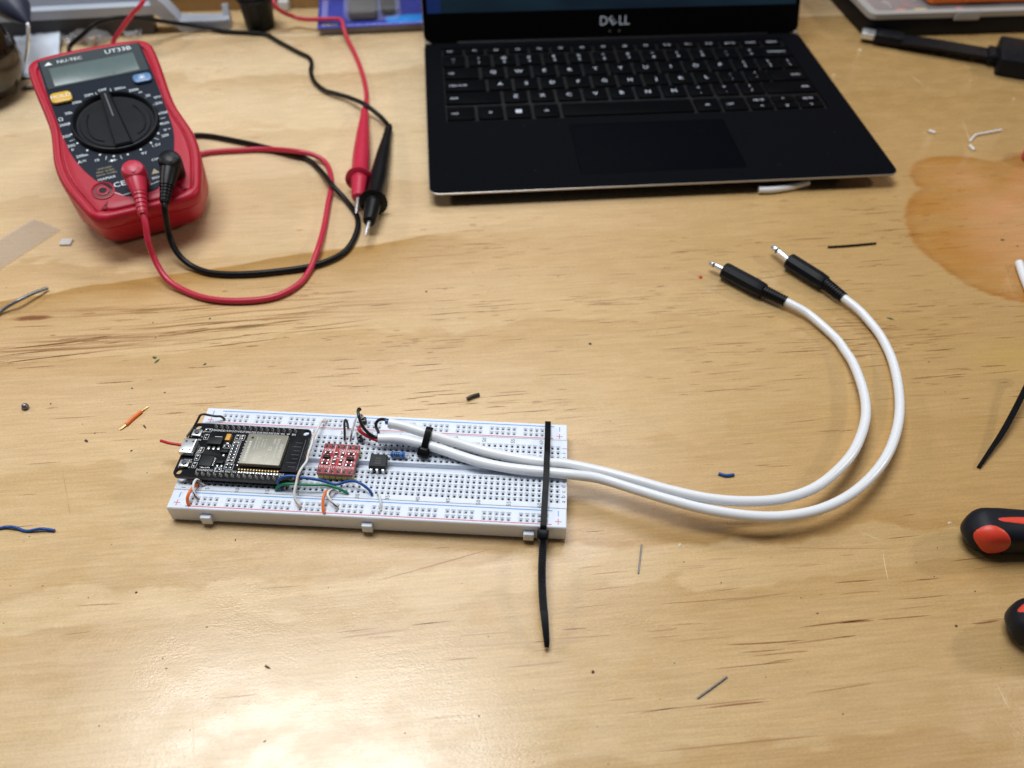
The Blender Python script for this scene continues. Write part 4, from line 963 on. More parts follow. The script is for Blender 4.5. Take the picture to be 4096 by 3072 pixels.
for x_, y_, a_ in ((3.6, 85.6, 85), (-4.4, 85.0, 105), (-24.6, 53.4, 10), (-11.2, 35.0, 70), (-3.8, 33.0, 95), (17.2, 40.4, -40), (24.6, 55.0, 0)):
    d_ = Vector((math.cos(rad(a_)), math.sin(rad(a_)), 0)); n_ = Vector((-d_.y, d_.x, 0)) * 0.14; c_ = Vector((x_, y_, zz))
    t.add([c_ - d_ * 1.4 - n_, c_ + d_ * 1.4 - n_, c_ + d_ * 1.4 + n_, c_ - d_ * 1.4 + n_], [[0, 1, 2, 3]])
t.add([(-9.4, 30.9, zz), (-9.4, 33.1, zz), (-7.6, 32.0, zz)], [[0, 2, 1]]); t.box(-7.6, -7.3, 30.9, 33.1, zz - .01, zz); t.box(-10.6, -6.1, 31.9, 32.1, zz - .012, zz - 0.002)
t.text('CE', 4.8, -9.3, 14.4, zz, sx=1.1)
for a_, b_ in (((-13.6, 9.6), (-9.6, 6.0)), ((-9.6, 6.0), (-5.0, 6.4)), ((2.0, 8.0), (10.6, 9.6))):
    p_, q_ = Vector((*a_, zz)), Vector((*b_, zz)); n_ = (q_ - p_).cross(Vector((0, 0, 1))).normalized() * 0.15
    t.add([p_ - n_, p_ + n_, q_ + n_, q_ - n_], [[0, 1, 2, 3]])
t.build('range_print', M_mprint, mt, smooth=0)
t = MB()
for i, s_ in enumerate(('UNFUSED', 'MAX 10 SEC', 'EACH 15 MIN')): t.text(s_, 1.75, -13.7, 28.0 - 2.2 * i, zz)
t.add([(8.0, 15.6, zz), (12.2, 15.6, zz), (10.1, 19.2, zz)], [[0, 1, 2]])
t.build('warning_print', M_mgold, mt, smooth=0)
t = MB(); t.text('!', 2.4, 10.1, 17.0, zz + 0.02); t.build('warning_mark', M_mnavy, mt, smooth=0)
# open current socket and the two used sockets
for i, (x_, y_) in enumerate(((-18.3, 12.6), (-0.1, 10.4), (19.1, 11.4))):
    s_ = MB(); s_.lathe([(6.0, T - 1), (6.0, T + 0.50), (5.4, T + 0.62), (5.2, T + 0.4), (4.6, T - 0.05), (3.4, T - 0.05), (3.2, T + 0.45), (2.6, T + 0.6), (2.0, T + 0.4), (1.9, T + 0.1)], 28, (x_, y_, 0))
    so = s_.build('socket', M_mred, mt)
    MB().lathe([(1.9, T + 0.09), (1.9, T + 0.11)], 18, (x_, y_, 0)).build('socket_bore', M_blk, so)
    MB().lathe([(3.35, T + 0.02), (5.0, T + 0.03), (5.0, T + 0.3)], 28, (x_, y_, 0), caps=False).build('socket_well', mat('socket_well_red_shade', (0.10, 0.004, 0.008), 0.5), so)  # dark red ring paints the shade of a deeper socket
st = MB(); st.add([(-24, 98, 0), (24, 98, 0), (24, 95, 0), (-24, 95, 0), (-22, 118 - 24, -25.4), (22, 118 - 24, -25.4), (22, 91.5, -25.4), (-22, 91.5, -25.4)], [[0, 1, 2, 3], [7, 6, 5, 4], [0, 4, 5, 1], [2, 6, 7, 3], [1, 5, 6, 2], [3, 7, 4, 0]])
st.build('tilt_stand', M_mred, mt, smooth=20)

# ------------------------------------------------------------------ test leads
def mw(u, v, w_): return MM_ @ Vector((u, v, w_))
def test_lead(label, m, sock, relief, path, probe):
    root = thing('test_lead', label, 'test lead', (path[0].x, path[0].y, 0), group='test leads of the multimeter')
    so = Vector(sock); r0, r1 = Vector(relief[0]), Vector(relief[1])
    pl_ = MB(MM_)
    pl_.lathe([(5.4, T + 0.7), (5.9, T + 1.2), (6.1, T + 8), (6.0, T + 11.5), (5.2, T + 13.4), (3.4, T + 14.3), (1.0, T + 14.6)], 24, (so.x, so.y, 0))
    arm0 = so + Vector((0, 0, T + 8.6 - so.z)); d_ = (r0 - arm0)
    pl_.tube([arm0, arm0 + d_ * 0.4, arm0 + d_ * 0.8, r0], [5.3, 4.9, 4.2, 3.7], 16)
    pl_.build('banana_plug', m, root, world=True)
    cp = MB(MM_); cp.M = MM_ @ Matrix.Translation((so.x, so.y + 0.3, T + 14.2)); cp.loft([[(x_ * k_, y_ * k_, z_) for x_, y_ in ((0, -4.6), (2.6, -2.4), (3.5, 0.6), (2.4, 3.2), (0, 4.0), (-2.4, 3.2), (-3.5, 0.6), (-2.6, -2.4))] for k_, z_ in ((1.1, -0.6), (1.0, 0.25), (0.6, 0.7))])
    cp.build('plug_cap', m, root, world=True, smooth=30)
    rb_ = MB(MM_); ribbed(rb_, r0, r1, 3.5, 2.5, 5); rb_.build('strain_relief', m, root, world=True, smooth=30)
    MB().tube(smooth_path([MM_ @ (r1 + (r0 - r1) * 0.1)] + path, 7), 1.68, 12).build('lead_cable', m, root, world=True)
    tail_, fl, cone, tip = probe
    ax = (cone - tail_); L_ = ax.length; fd = (fl - tail_).length
    pb = MB(); pb.lathe([(1.9, -2), (2.3, 0), (2.9, L_ * 0.05), (2.6, L_ * 0.06), (3.1, L_ * 0.10), (3.0, L_ * 0.12), (4.4, L_ * 0.3), (5.5, L_ * 0.55), (5.6, L_ * 0.62), (5.3, fd - 2), (5.6, fd - 1.0), (8.6, fd - 0.4), (8.8, fd + 0.8), (8.2, fd + 1.3), (5.4, fd + 1.6), (5.0, fd + 3), (4.0, L_ - 2.2), (3.4, L_ - 0.6), (2.4, L_)], 22, tail_, ax)
    pb.build('probe_grip', m, root, world=True, smooth=35)
    d_ = (tip - cone).normalized()
    MB().lathe([(1.0, -1), (1.0, (tip - cone).length * 0.75), (0.25, (tip - cone).length)], 12, cone, tip - cone).build('probe_tip', M_steel, root, world=True)
    return root
red_path = [mw(-3.9, -19, T + 2.5), DS(320, 520, 21), DS(333, 558, 12), DS(358, 600, 5), DS(395, 626, 2.2), DS(450, 645, 2), DS(520, 650, 2), DS(590, 642, 2), DS(640, 618, 2), DS(668, 585, 2.2), DS(686, 540, 4.5), DS(699, 495, 2.2), DS(709, 440, 2), DS(716, 392, 2), DS(706, 355, 2), DS(680, 336, 4.2), DS(640, 327, 5.8), DS(580, 322, 2.6), DS(520, 324, 2), DS(435, 332, 2), Vector((-92, 262, 2)), Vector((-140, 330, 2)), Vector((-185, 395, 3)), P(450, 178, 8), P(490, 110, 22), P(530, 55, 32), P(575, 0, 42), Vector((-150, 470, 62)), Vector((-110, 478, 55)), Vector((-85, 488, 34)), F5(185, 50, 20), F5(300, 115, 10), F5(380, 135, 8.5), F5(500, 135, 9.8), F5(610, 133, 10.6), F5(643, 148, 10.2), F5(652, 190, 8), F5(680, 270, 3.5), F5(720, 350, 2), F5(760, 440, 2), F5(795, 550, 2), F5(813, 650, 2.4), F5(812, 735, 3.2)]
test_lead('red test lead, plug in the meter middle socket and red probe nearest the meter', M_lred, (-0.1, 10.4, T), ((-1.3, -2.5, T + 7.2), (-3.4, -14.4, T + 4.8)), red_path, (F5(803, 765, 3.6), F5(768, 1245, 8.8), F5(754, 1385, 9.4), F5(740, 1492, 9.9)))
blk_path = [mw(7.4, -14, T + 2.0), DS(365, 505, 16), DS(382, 545, 8), DS(412, 573, 3), DS(455, 589, 2), DS(520, 592, 2), DS(600, 586, 2), DS(680, 573, 2), DS(740, 547, 2), DS(768, 508, 2), DS(772, 470, 2), DS(747, 432, 2), DS(716, 398, 5.6), DS(690, 366, 2.4), DS(660, 342, 2), DS(600, 325, 2), DS(520, 306, 2), DS(425, 292, 2), Vector((-110, 290, 2)), Vector((-160, 345, 2)), Vector((-200, 390, 3)), P(276, 203, 7), P(330, 140, 16), P(390, 92, 24), P(470, 70, 26), P(560, 72, 22), P(680, 90, 12), P(800, 106, 5), P(900, 125, 2.2), P(1005, 132, 2), F5(110, 240, 2), F5(200, 290, 2), F5(330, 360, 2), F5(410, 400, 2), F5(431, 445, 2), F5(425, 500, 2), F5(450, 570, 2), F5(520, 630, 2.4), F5(600, 655, 3.2), F5(700, 685, 4.4), F5(805, 732, 7.4), F5(900, 805, 5), F5(955, 862, 4)]
test_lead('black test lead, plug in the meter right socket and black probe nearest the laptop', M_lblk, (19.1, 11.4, T), ((12.7, -2.2, T + 7.0), (8.8, -10.0, T + 4.4)), blk_path, (F5(972, 888, 4.0), F5(868, 1405, 8.8), F5(832, 1552, 9.2), F5(804, 1645, 9.6)))

# ------------------------------------------------------------------ laptop
LP = thing('laptop', 'open black laptop with silver edge at the back of the bench', 'laptop', M=Matrix.Translation((79.8, 232.4, 9.5)) @ Euler((rad(1.45), 0, rad(8.26)), 'XYZ').to_matrix().to_4x4() @ Matrix.Scale(0.993, 4))
WD, DP = 302, 199.4
well = rrect(13.4, 285.2, 82.4, 190.6, 1.5, 2); padh = rrect(97.0, 205.2, 14.2, 73.4, 1.5, 2)
board(rrect(0.5, WD - 0.5, 0.5, DP - 0.3, 6.2, 6), [], -1.6, 0, [M_deck, M_deck], LP, 'palm_rest', cuts=[well, padh])
shl = [[(p_[0], p_[1], z_) for p_ in rrect(i_, WD - i_, i_, DP - i_ - 0.2, 6.6 - i_, 6)] for i_, z_ in ((0.9, -1.75), (0.2, -1.5), (0.0, -0.9), (0.1, -0.45), (0.45, -0.3), (0.48, -1.3))]
MB().loft(shl, caps=False).build('base_shell', M_alu, LP)
MB().rbox(1.2, WD - 1.2, 1.2, DP - 1.2, -3.0, -1.65, r=5.6, c=0.1, seg=6, cb=0.9).build('bottom_cover', M_blk, LP)
MB().rbox(13.5, 285.1, 82.5, 190.5, -1.6, -1.15, r=1.0, c=0).build('keyboard_tray', M_well, LP)
MB().rbox(97.25, 204.95, 14.45, 73.15, -1.6, -0.06, r=1.2, c=0.06).build('touchpad', M_pad, LP)
for y_, hh in ((14, 9.8), (180, 14.0)):
    MB().rbox(30, 272, y_, y_ + 9, -hh, -3.2, r=3, c=0.3).build('rubber_foot', M_blk, LP)
KR = []
def krow(v, hgt, items):
    for x0_, x1_, lg in items: KR.append((x0_, x1_, v - hgt / 2, v + hgt / 2, lg))
def row(first, names, pitch=19.3, wd=16.9): return [(first + i * pitch - wd / 2, first + i * pitch + wd / 2, n_) for i, n_ in enumerate(names)]
fn = ['esc', 'F1', 'F2', 'F3', 'F4', 'F5', 'F6', 'F7', 'F8', 'F9', 'F10', 'F11', 'F12', 'prt sc', 'insert', 'delete']
krow(185.2, 9.0, [(14.6 + i * 16.88, 14.6 + i * 16.88 + 14.8, n_) for i, n_ in enumerate(fn)])
krow(169.0, 16, row(22.4, [a + '\n' + b for a, b in zip('~!@#$%^&*()_+', '`1234567890-=')]) + [(262.6, 284.4, 'backspace')])
krow(150.6, 16, [(14.2, 40.0, 'tab')] + row(50.8, list('QWERTYUIOP') + ['{\n[', '}\n]']) + [(272.8, 284.4, '|\n\\')])
krow(132.4, 16, [(14.2, 44.0, 'caps lock')] + row(54.6, list('ASDFGHJKL') + [':\n;', '"\n\'']) + [(257.4, 284.4, 'enter')])
krow(114.2, 16, [(14.2, 53.6, 'shift')] + row(64.3, list('ZXCVBNM') + ['<\n,', '>\n.', '?\n/']) + [(248.0, 284.4, 'shift')])
krow(93.4, 16.6, [(14.4, 33.8, 'ctrl'), (36.0, 53.6, 'fn'), (55.8, 73.2, 'WIN'), (75.6, 93.0, 'alt'), (95.4, 188.6, ''), (190.8, 208.2, 'alt'), (210.4, 227.8, 'ctrl')])
for i, (a_, b_) in enumerate((('pg up', '<'), ('^', 'v'), ('pg dn', '>'))):
    x0_ = 230.0 + i * 18.2; KR.append((x0_, x0_ + 16.4, 93.9, 101.7, a_)); KR.append((x0_, x0_ + 16.4, 85.1, 92.9, b_))
for x0_, x1_, y0_, y1_, lg in KR:
    ko = MB().rbox(x0_, x1_, y0_, y1_, -1.1, 0.12, r=1.1, c=0.18, seg=2).build('key', M_key, LP)
    if not lg: continue
    t = MB(); cx_, cy_ = (x0_ + x1_) / 2, (y0_ + y1_) / 2; zz = 0.135
    if lg == 'WIN':
        for a_ in (0, 1):
            for b_ in (0, 1): t.box(cx_ - 2.1 + a_ * 2.2, cx_ - 0.1 + a_ * 2.2, cy_ - 2.1 + b_ * 2.2, cy_ - 0.1 + b_ * 2.2, zz - 0.01, zz)
    elif '\n' in lg:
        a_, b_ = lg.split('\n'); t.text(a_, 4.4, cx_ - 0.5, cy_ + 3.3, zz); t.text(b_, 4.4, cx_ - 0.5, cy_ - 2.6, zz)
    elif len(lg) == 1 and lg.isalpha(): t.text(lg, 5.8, cx_, cy_, zz, sx=1.0)
    elif len(lg) == 1: t.text(lg, 4.2, cx_, cy_, zz)
    else:
        left = (x1_ - x0_ > 17.6 and cx_ < 100) or lg in ('tab', 'ctrl', 'esc'); right = x1_ - x0_ > 20 and cx_ > 200
        t.text(lg, 3.5, x0_ + 3.2 if left else (x1_ - 3.2 if right else cx_), cy_, zz, align='L' if left else ('R' if right else 'C'))
    t.build('legend', M_legend, ko, smooth=0)
du = MB(); dr = random.Random(5)
for k_ in range(12):
    x_, y_, q_ = dr.uniform(8, 294), dr.uniform(4, 78), dr.uniform(0.10, 0.24); a_ = dr.uniform(0, 3)
    du.add([(x_ + q_ * math.cos(a_ + b_) * (1.6 if b_ in (0, 3.14) else 0.8), y_ + q_ * math.sin(a_ + b_), 0.03) for b_ in (0, 1.57, 3.14, 4.71)], [[0, 1, 2, 3]])
du.build('dust_specks', mat('dust', (0.10, 0.10, 0.10), 0.8), LP, smooth=0)['kind'] = 'stuff'
al = rad(118)
LM_ = Matrix(((1, 0, 0, 0), (0, -math.cos(al), -math.sin(al), 0), (0, math.sin(al), -math.cos(al), 0), (0, 0, 0, 1))); LM_.translation = Vector((0, DP - 0.4, 0.8))
LM_ = LM_ @ Matrix.Rotation(0, 4, 'X')
lid = MB(LM_).rbox(0.2, WD - 0.2, -0.8, 196, -4.8, -0.5, r=6.5, c=0.5, seg=6).build('screen_lid', M_alu, LP)
MB(LM_).rbox(0.6, WD - 0.6, -0.6, 195.4, -0.49, -0.1, r=6.0, c=0.1, seg=6).build('screen_bezel', M_bezel, lid)
MB(LM_).box(4.2, WD - 4.2, 20.6, 190, -0.10, -0.07).build('display', M_screen, lid, smooth=0)
t = MB(LM_); t.text('D', 9.6, 142.6, 12.3, -0.05); t.text('LL', 9.6, 159.0, 12.3, -0.05, sx=0.95); t.text('E', 9.0, 149.4, 12.3, -0.05, rot=rad(38))
t.build('maker_logo', M_logo, lid, smooth=0)
for x_ in (147.4, 155.0): MB(LM_).lathe([(0.9, -0.09), (0.9, -0.06)], 12, (x_, 4.6, 0)).build('camera_dot', M_dkgrey, lid)
MB().rbox(26, 276, DP - 3.6, DP + 1.6, -0.9, 1.2, r=1, c=0.6).build('hinge', M_blk, LP)
for x_ in (0.6, WD - 4.0): MB().rbox(x_, x_ + 3.4, DP - 2.4, DP + 2.2, -1.0, 1.6, r=0.8, c=0.4).build('hinge_end', M_alu, LP)

# ------------------------------------------------------------------ adapter cable at the right
a0, a1 = P(3474, 137, 5.5), P(3975, 222, 5.5)
AM = frame2(a0, a1, 0)
ad = thing('adapter_cable', 'black flat adapter cable with silver tip, lying right of the laptop', 'adapter', M=AM)
La = (a1 - a0).length
MB().rbox(-5.5, 5.4, -6.0, 6.0, 3.2, 7.8, r=1.2, c=0.6).build('connector_tip', M_steel, ad)
MB().rbox(5.0, 27, -7.6, 7.6, 1.6, 9.2, r=1.6, c=1.2).build('connector_grip', M_rub, ad)
fl = MB(); pts_ = [(25, 0, 5.2), (30, 0, 5.4), (50, 0, 6.0), (75, 0, 6.0), (La + 2, 0, 6.0)]
band(fl, smooth_path(pts_, 5), Vector((0, 9.2, 0)), 1.2); fl.build('flat_cable', M_rub, ad, smooth=30)
MB().rbox(La - 5, La + 3, -10.5, 10.5, 3.4, 9.0, r=1, c=0.8).build('cable_collar', M_rub, ad)
bxo = MB().rbox(La + 2, La + 62, -24, 22, 0, 13.5, r=2.5, c=1.0).build('adapter_box', M_rub, ad)
MB().lathe([(9.0, 13.5), (9.2, 13.75), (8.6, 13.75), (8.5, 13.5)], 32, (La + 24, -1, 0), caps=False).build('embossed_ring', M_rub, bxo)
MB().text('D', 9, La + 24, -1, 13.56).build('embossed_mark', mat('embossed_grey', (0.03, 0.03, 0.035), 0.5), bxo, smooth=0)

# ------------------------------------------------------------------ parts organiser box, top right
OM = Matrix.Translation((413, 500, 0)) @ Matrix.Rotation(rad(8.4), 4, 'Z')
org = thing('organiser_box', 'shallow black parts organiser with clear lid at the back right', 'storage box', M=OM)
MB().rbox(0, 220, 0, 150, 0, 15, r=3, c=0.5).build('tray', M_blk, org)
lidr = board(rrect(-1, 221, -1, 151, 6, 5), [], 15.2, 19.5, [M_rim, M_rim], org, 'lid_frame', cuts=[rrect(6, 214, 6, 144, 4, 4)])
MB().rbox(6.2, 213.8, 6.2, 143.8, 18.6, 19.3, r=3.8, c=0.1).build('clear_lid', M_clear, org)
MB().rbox(3, 217, 3, 147, 14.9, 15.3, r=2, c=0.05).build('inner_sheet', M_pink, org)
for x_, wd_, m_ in ((26, 8, M_orange), (42, 11, M_byell), (78, 6, M_plred)):
    MB().rbox(x_, x_ + wd_, 9, 13, 15.4, 18.0, r=1.5, c=0.8).build('sorted_part', m_, org)
for i in range(22):
    x_, y_ = random.uniform(9, 75), random.uniform(14, 70); a_ = random.uniform(0, 3)
    p_ = Vector((x_, y_, 16.2)); d_ = Vector((math.cos(a_), math.sin(a_), 0)) * random.uniform(2, 4)
    MB().tube([p_ - d_, p_ + d_], 0.7, 6).build('sorted_part', random.choice([M_steel, M_dkgrey, M_rim, M_plred]), org)
MB().rbox(72, 94, -2.2, 3.5, 13, 20.3, r=1, c=0.5).build('latch', M_rim, org)
tray2 = thing('orange_tool_case', 'bright orange plastic case resting on the organiser lid', 'case', M=OM @ Matrix.Translation((55, 13.5, 19.8)))
MB().rbox(0, 150, 0, 90, 0, 9, r=4, c=1.5).build('case_shell', M_orange, tray2)
MB().rbox(30, 60, -1.0, 2, 2, 6, r=0.8, c=0.3).build('case_latch', M_orange, tray2)

# ------------------------------------------------------------------ blister pack
b0, b1 = P(1268, 112, 7), P(1690, 92, 7)
BM_ = frame2(b0, b1, 0)
bp_ = thing('blister_pack', 'blue carded blister pack lying behind the test probes', 'package', M=BM_)
MB().rbox(2, 92, 2.0, 62, 0, 5.6, r=2, c=0.5).build('tray_back', mat('pack_back', (0.22, 0.20, 0.19), 0.5), bp_)
card = MB().rbox(0, 95, 0, 64, 5.8, 6.6, r=1.5, c=0.1).build('card', M_bblue, bp_)
MB().rbox(56, 94, 5, 20, 6.61, 6.66, r=6, c=0.01).build('card_panel', M_bcyan, card)
MB().rbox(3, 8, 16, 62, 6.61, 6.65, r=1.2, c=0.01).build('card_stripe', mat('card_pale', (0.22, 0.22, 0.55), 0.3), card)
t = MB(); cr_ = random.Random(3)
for k_ in range(9): t.rbox(4 + k_ * 1.45, 4.9 + k_ * 1.45, 4.4 + cr_.uniform(-.5, .5), 7.2 + cr_.uniform(-1, 1), 6.61, 6.66, r=0.4, c=0.01)
t.build('card_print', M_byell, card, smooth=0)
t = MB()
for k_ in range(34): t.rbox(24 + k_ * 2.0, 25.3 + k_ * 2.0, 2.2, 3.4 + cr_.uniform(0, 1.4), 6.61, 6.66, r=0.3, c=0.01)
t.build('card_print', mat('card_print_pale', (0.35, 0.36, 0.7), 0.4), card, smooth=0)
for x_, y_, wd_, dp_, m_ in ((26, 10, 24, 50, M_dkgrey), (53, 18, 12, 44, M_blk)):
    MB().rbox(x_, x_ + wd_, y_, y_ + dp_, 6.9, 14, r=4, c=2).build('packed_part', m_, bp_)
MB().rbox(22, 70, 7, 63, 6.68, 17, r=6, c=3).build('blister_dome', M_clear, bp_)

# ------------------------------------------------------------------ things along the back left
cup = thing('black_cup', 'small black plastic cap standing open end up behind the leads', 'cap', (-94.5, 481.5, 0))
MB().lathe([(10.5, 0.2), (11.6, 0.8), (13.8, 26.5), (14.6, 27.5), (14.6, 31.5), (14.0, 32), (13.2, 31.6), (12.6, 26), (10.8, 4), (2, 3.8)], 40).build('wall', M_blk, cup)
MB().lathe([(14.3, 23), (14.9, 23.4), (14.9, 24.6), (14.3, 25)], 40, caps=False).build('rim_bead', M_blk, cup)
wb = P(1133, 22, 4)
blk_ = tag(MB().rbox(wb.x - 4, wb.x + 5, wb.y - 3, wb.y + 8, 0.35, 8, r=1, c=0.6).build('white_block', mat('white_moulding', (0.66, 0.65, 0.64), 0.5)), 'small white plastic block just right of the black cap', 'block')
RM = Matrix.Translation((-292, 434, 0)) @ Matrix.Rotation(rad(12.0), 4, 'Z')
ra = thing('grey_rail', 'long grey moulded plastic rail along the back left of the bench', 'rail', M=RM)
rp = [(0, 17), (0, 24), (1.0, 24.8), (5.5, 25.2), (6.5, 25.2), (7.5, 32.5), (9, 37.5), (16, 38.5), (17, 38.2), (17, 17)]
MB().loft([[(x_, y_, z_) for y_, z_ in rp][::-1] for x_ in (-60, 120, 124)]).build('rail_body', M_grey, ra, smooth=25)
MB().box(-60, 118, 2.5, 16, 0.35, 16.95).build('rail_support', M_dkgrey, ra, smooth=0)
fo = MB(); fo.loft([[(x_, y0_, 0.5 + zz_), (x_, y1_, 0.5 + zz_), (x_, y1_, z1_), (x_, y0_, z1_)] for x_, y0_, y1_, zz_, z1_ in ((122, 0, 17, 17, 37), (132, 1.5, 18, 8, 23), (140, 3, 19, 0, 9), (162, 4, 19, 0, 8), (176, 4, 18, 0, 8))])
fo.build('rail_foot', M_grey, ra, smooth=35)
MB().loft([[(xq, y_ + 5, z_) for y_, z_ in ((0, 0.4), (13, 0.4), (13, 16), (9, 16.5), (5, 9), (0, 8))] for xq in (174, 179)]).build('rail_hook', M_grey, ra, smooth=20)
# crumpled white sheet
sh0 = [P(5, 115, 2), P(240, 108, 6), P(238, 225, 3), P(120, 312, 0.5), P(10, 320, 0.5)]
pp = MB(); nx_, ny_ = 18, 14
c00, c10, c01, c11 = P(-40, 330, 0.4), P(236, 305, 0.4), P(-20, 108, 3), P(242, 108, 7)
g_ = [[(c00.lerp(c10, i / nx_)).lerp(c01.lerp(c11, i / nx_), j / ny_) + Vector((0, 0, 0.5 + 1.6 * abs(math.sin(i * 0.9 + j * 0.5) * math.cos(j * 0.8 - i * 0.3)))) for i in range(nx_ + 1)] for j in range(ny_ + 1)]
pp.add([v for r in g_ for v in r], [[j * (nx_ + 1) + i, j * (nx_ + 1) + i + 1, (j + 1) * (nx_ + 1) + i + 1, (j + 1) * (nx_ + 1) + i] for j in range(ny_) for i in range(nx_)])
tag(pp.build('paper_sheet', M_paper, loc=c00, smooth=60), 'crumpled white sheet left behind the multimeter, partly under the grey rail', 'paper')
# hooked hand tool
tl = thing('hook_tool', 'dark navy handled tool with bent silver rod in the back left corner', 'tool', P(85, 310, 0))
hd0, hd1, hd2 = P(-40, -60, 48), P(60, 30, 44), P(108, 88, 38)
MB().tube([hd0, hd0.lerp(hd1, 0.5), hd1, hd1.lerp(hd2, 0.6), hd2, hd2 + (hd2 - hd1) * 0.12], [15, 14.5, 11, 6, 2.6, 1.2], 18).build('handle', M_navy, tl, world=True)
MB().tube(smooth_path([hd2, P(113, 105, 36), P(113, 160, 28), P(108, 215, 18), P(98, 260, 9), P(86, 300, 1.6)], 6), 1.25, 10).build('rod', M_steel, tl, world=True)
# dark glass jar at the left edge
jr = thing('dark_jar', 'glossy dark brown rounded jar cut off by the left edge', 'jar', (-270, 352, 0))
MB().lathe([(18, 0.2), (24, 0.6), (31, 5), (36.5, 14), (38.5, 24), (38, 34), (34, 44), (27, 52), (20, 57), (17, 60), (17, 66), (14, 66.5)], 56).build('glass_body', M_jar, jr)
MB().lathe([(16, 66.6), (18, 66.8), (18.4, 74), (17.6, 76), (4, 76.2)], 40).build('lid', M_blkgloss, jr)
MB().lathe([(38.75, 16), (38.95, 17), (38.95, 31), (38.7, 32)], 24, (0, 0, 0), caps=False).build('label_band', mat('jar_label', (0.03, 0.022, 0.013), 0.2, coat=0.5), jr)
# little bag of brass screws behind the meter
bg0 = P(365, 165, 0)
bag = thing('screw_bag', 'small clear bag with brass screws peeking out behind the meter', 'bag', (bg0.x, bg0.y, 0))
bgm = MB(); ring_ = []
for z_, k_ in ((0.5, 0.9), (3, 1.0), (6, 0.85), (8.5, 0.5)):
    ring_.append([((17 + 2 * math.sin(3 * a_)) * k_ * math.cos(a_), (11 + 1.5 * math.cos(5 * a_)) * k_ * math.sin(a_), z_ + 0.7 * math.sin(4 * a_ + z_)) for a_ in [q_ * math.tau / 24 for q_ in range(24)]])
bgm.loft(ring_).build('film', M_film, bag, smooth=60)
for i in range(5):
    a_ = random.uniform(0, 6.28); p_ = Vector((random.uniform(-9, 7), random.uniform(-7, 2), 3.4)); d_ = Vector((math.cos(a_), math.sin(a_), 0.1))
    sc_ = MB().tube([p_ - d_ * 3, p_ + d_ * 3], 1.0, 8).build('screw', M_brass, bag)
    MB().lathe([(2.0, -0.2), (2.2, 0.4), (1.5, 1.3), (0.3, 1.5)], 12, p_ + d_ * 3, d_).build('screw_head', M_brass, sc_)
for nm_, lb_, px_, py_, sc_ in (('plastic_scrap', 'crinkled clear plastic scrap under the grey rail, right of the red lead', 545, 145, 0.8), ('plastic_scrap', 'crinkled clear plastic scrap where the black lead comes out behind the meter', 268, 172, 0.7)):
    q_ = P(px_, py_, 0); cz = random.Random(px_)
    vs_ = [[(sc_ * 16 * (i / 7 - 0.5) + cz.uniform(-1, 1), sc_ * 20 * (j / 7 - 0.5) + cz.uniform(-1, 1), 1.0 + cz.uniform(0, 5.5)) for i in range(8)] for j in range(8)]
    tag(MB(Matrix.Translation((q_.x, q_.y, 0))).add([v for r in vs_ for v in r], [[j * 8 + i, j * 8 + i + 1, j * 8 + i + 9, j * 8 + i + 8] for j in range(7) for i in range(7)]).build(nm_, mat('crinkled_film', (0.75, 0.77, 0.80), 0.08, alpha=0.28, spec=0.9), loc=(q_.x, q_.y, 0), smooth=0), lb_, 'plastic scrap', 'clear plastic scraps')
sp_ = [P(92 + i * 0.75, 343 + 3.0 * math.sin(i * 1.25) , 2.2 + 1.4 * math.cos(i * 1.25)) for i in range(64)]
tag(MB().tube(sp_, 0.3, 6).build('coil_spring', M_steel, loc=P(92, 343, 0)), 'tiny steel coil spring by the meter left side', 'spring')

# ------------------------------------------------------------------ pliers at the right edge
pl = thing('pliers', 'pliers with red and black grips reaching in from the right edge', 'pliers', (324, -10, 0))
def hsurf(cl, s_, a_, off=0.0):
    """grip surface: s_ 0..1 along, a_ angle; rounded end at s_=0"""
    n_ = len(cl) - 1; q_ = min(s_ * n_, n_ - 1e-6); i0 = int(q_); p_ = cl[i0].lerp(cl[i0 + 1], q_ - i0); d_ = (cl[i0 + 1] - cl[i0]).normalized()
    side = Vector((-d_.y, d_.x, 0)).normalized(); up = Vector((0, 0, 1))
    e_ = min(1.0, s_ / 0.10); k_ = math.sqrt(max(0.0, 1 - (1 - e_) ** 2))
    k_ *= 1.0 - 0.07 * max(0, min(1, (s_ - 0.16) / 0.12))
    ry, rz = 8.3 * k_, 8.2 * k_
    c_, sn = math.cos(a_), math.sin(a_)
    f_ = (abs(c_) ** 3.2 + abs(sn) ** 3.2) ** (-1 / 3.2)
    return p_ + side * ((ry + off) * c_ * f_) + up * ((rz + off) * sn * f_)
def patch(cl, sc, ac, rs_, ra_, off, tilt=0.0):
    mb = MB(); nr, na = 7, 36; vs = [hsurf(cl, sc, ac, off)]; fs = []
    for i in range(1, nr + 1):
        f_ = i / nr
        for j in range(na):
            b_ = j * math.tau / na; ds, da = f_ * math.cos(b_), f_ * math.sin(b_)
            vs.append(hsurf(cl, max(0.012, sc + rs_ * ds + tilt * da * rs_), ac + ra_ * da, off if i < nr else -0.3))
    for j in range(na): fs.append([0, 1 + j, 1 + (j + 1) % na])
    for i in range(nr - 1):
        for j in range(na): fs.append([1 + i * na + j, 1 + (i + 1) * na + j, 1 + (i + 1) * na + (j + 1) % na, 1 + i * na + (j + 1) % na])
    return mb.add(vs, fs)
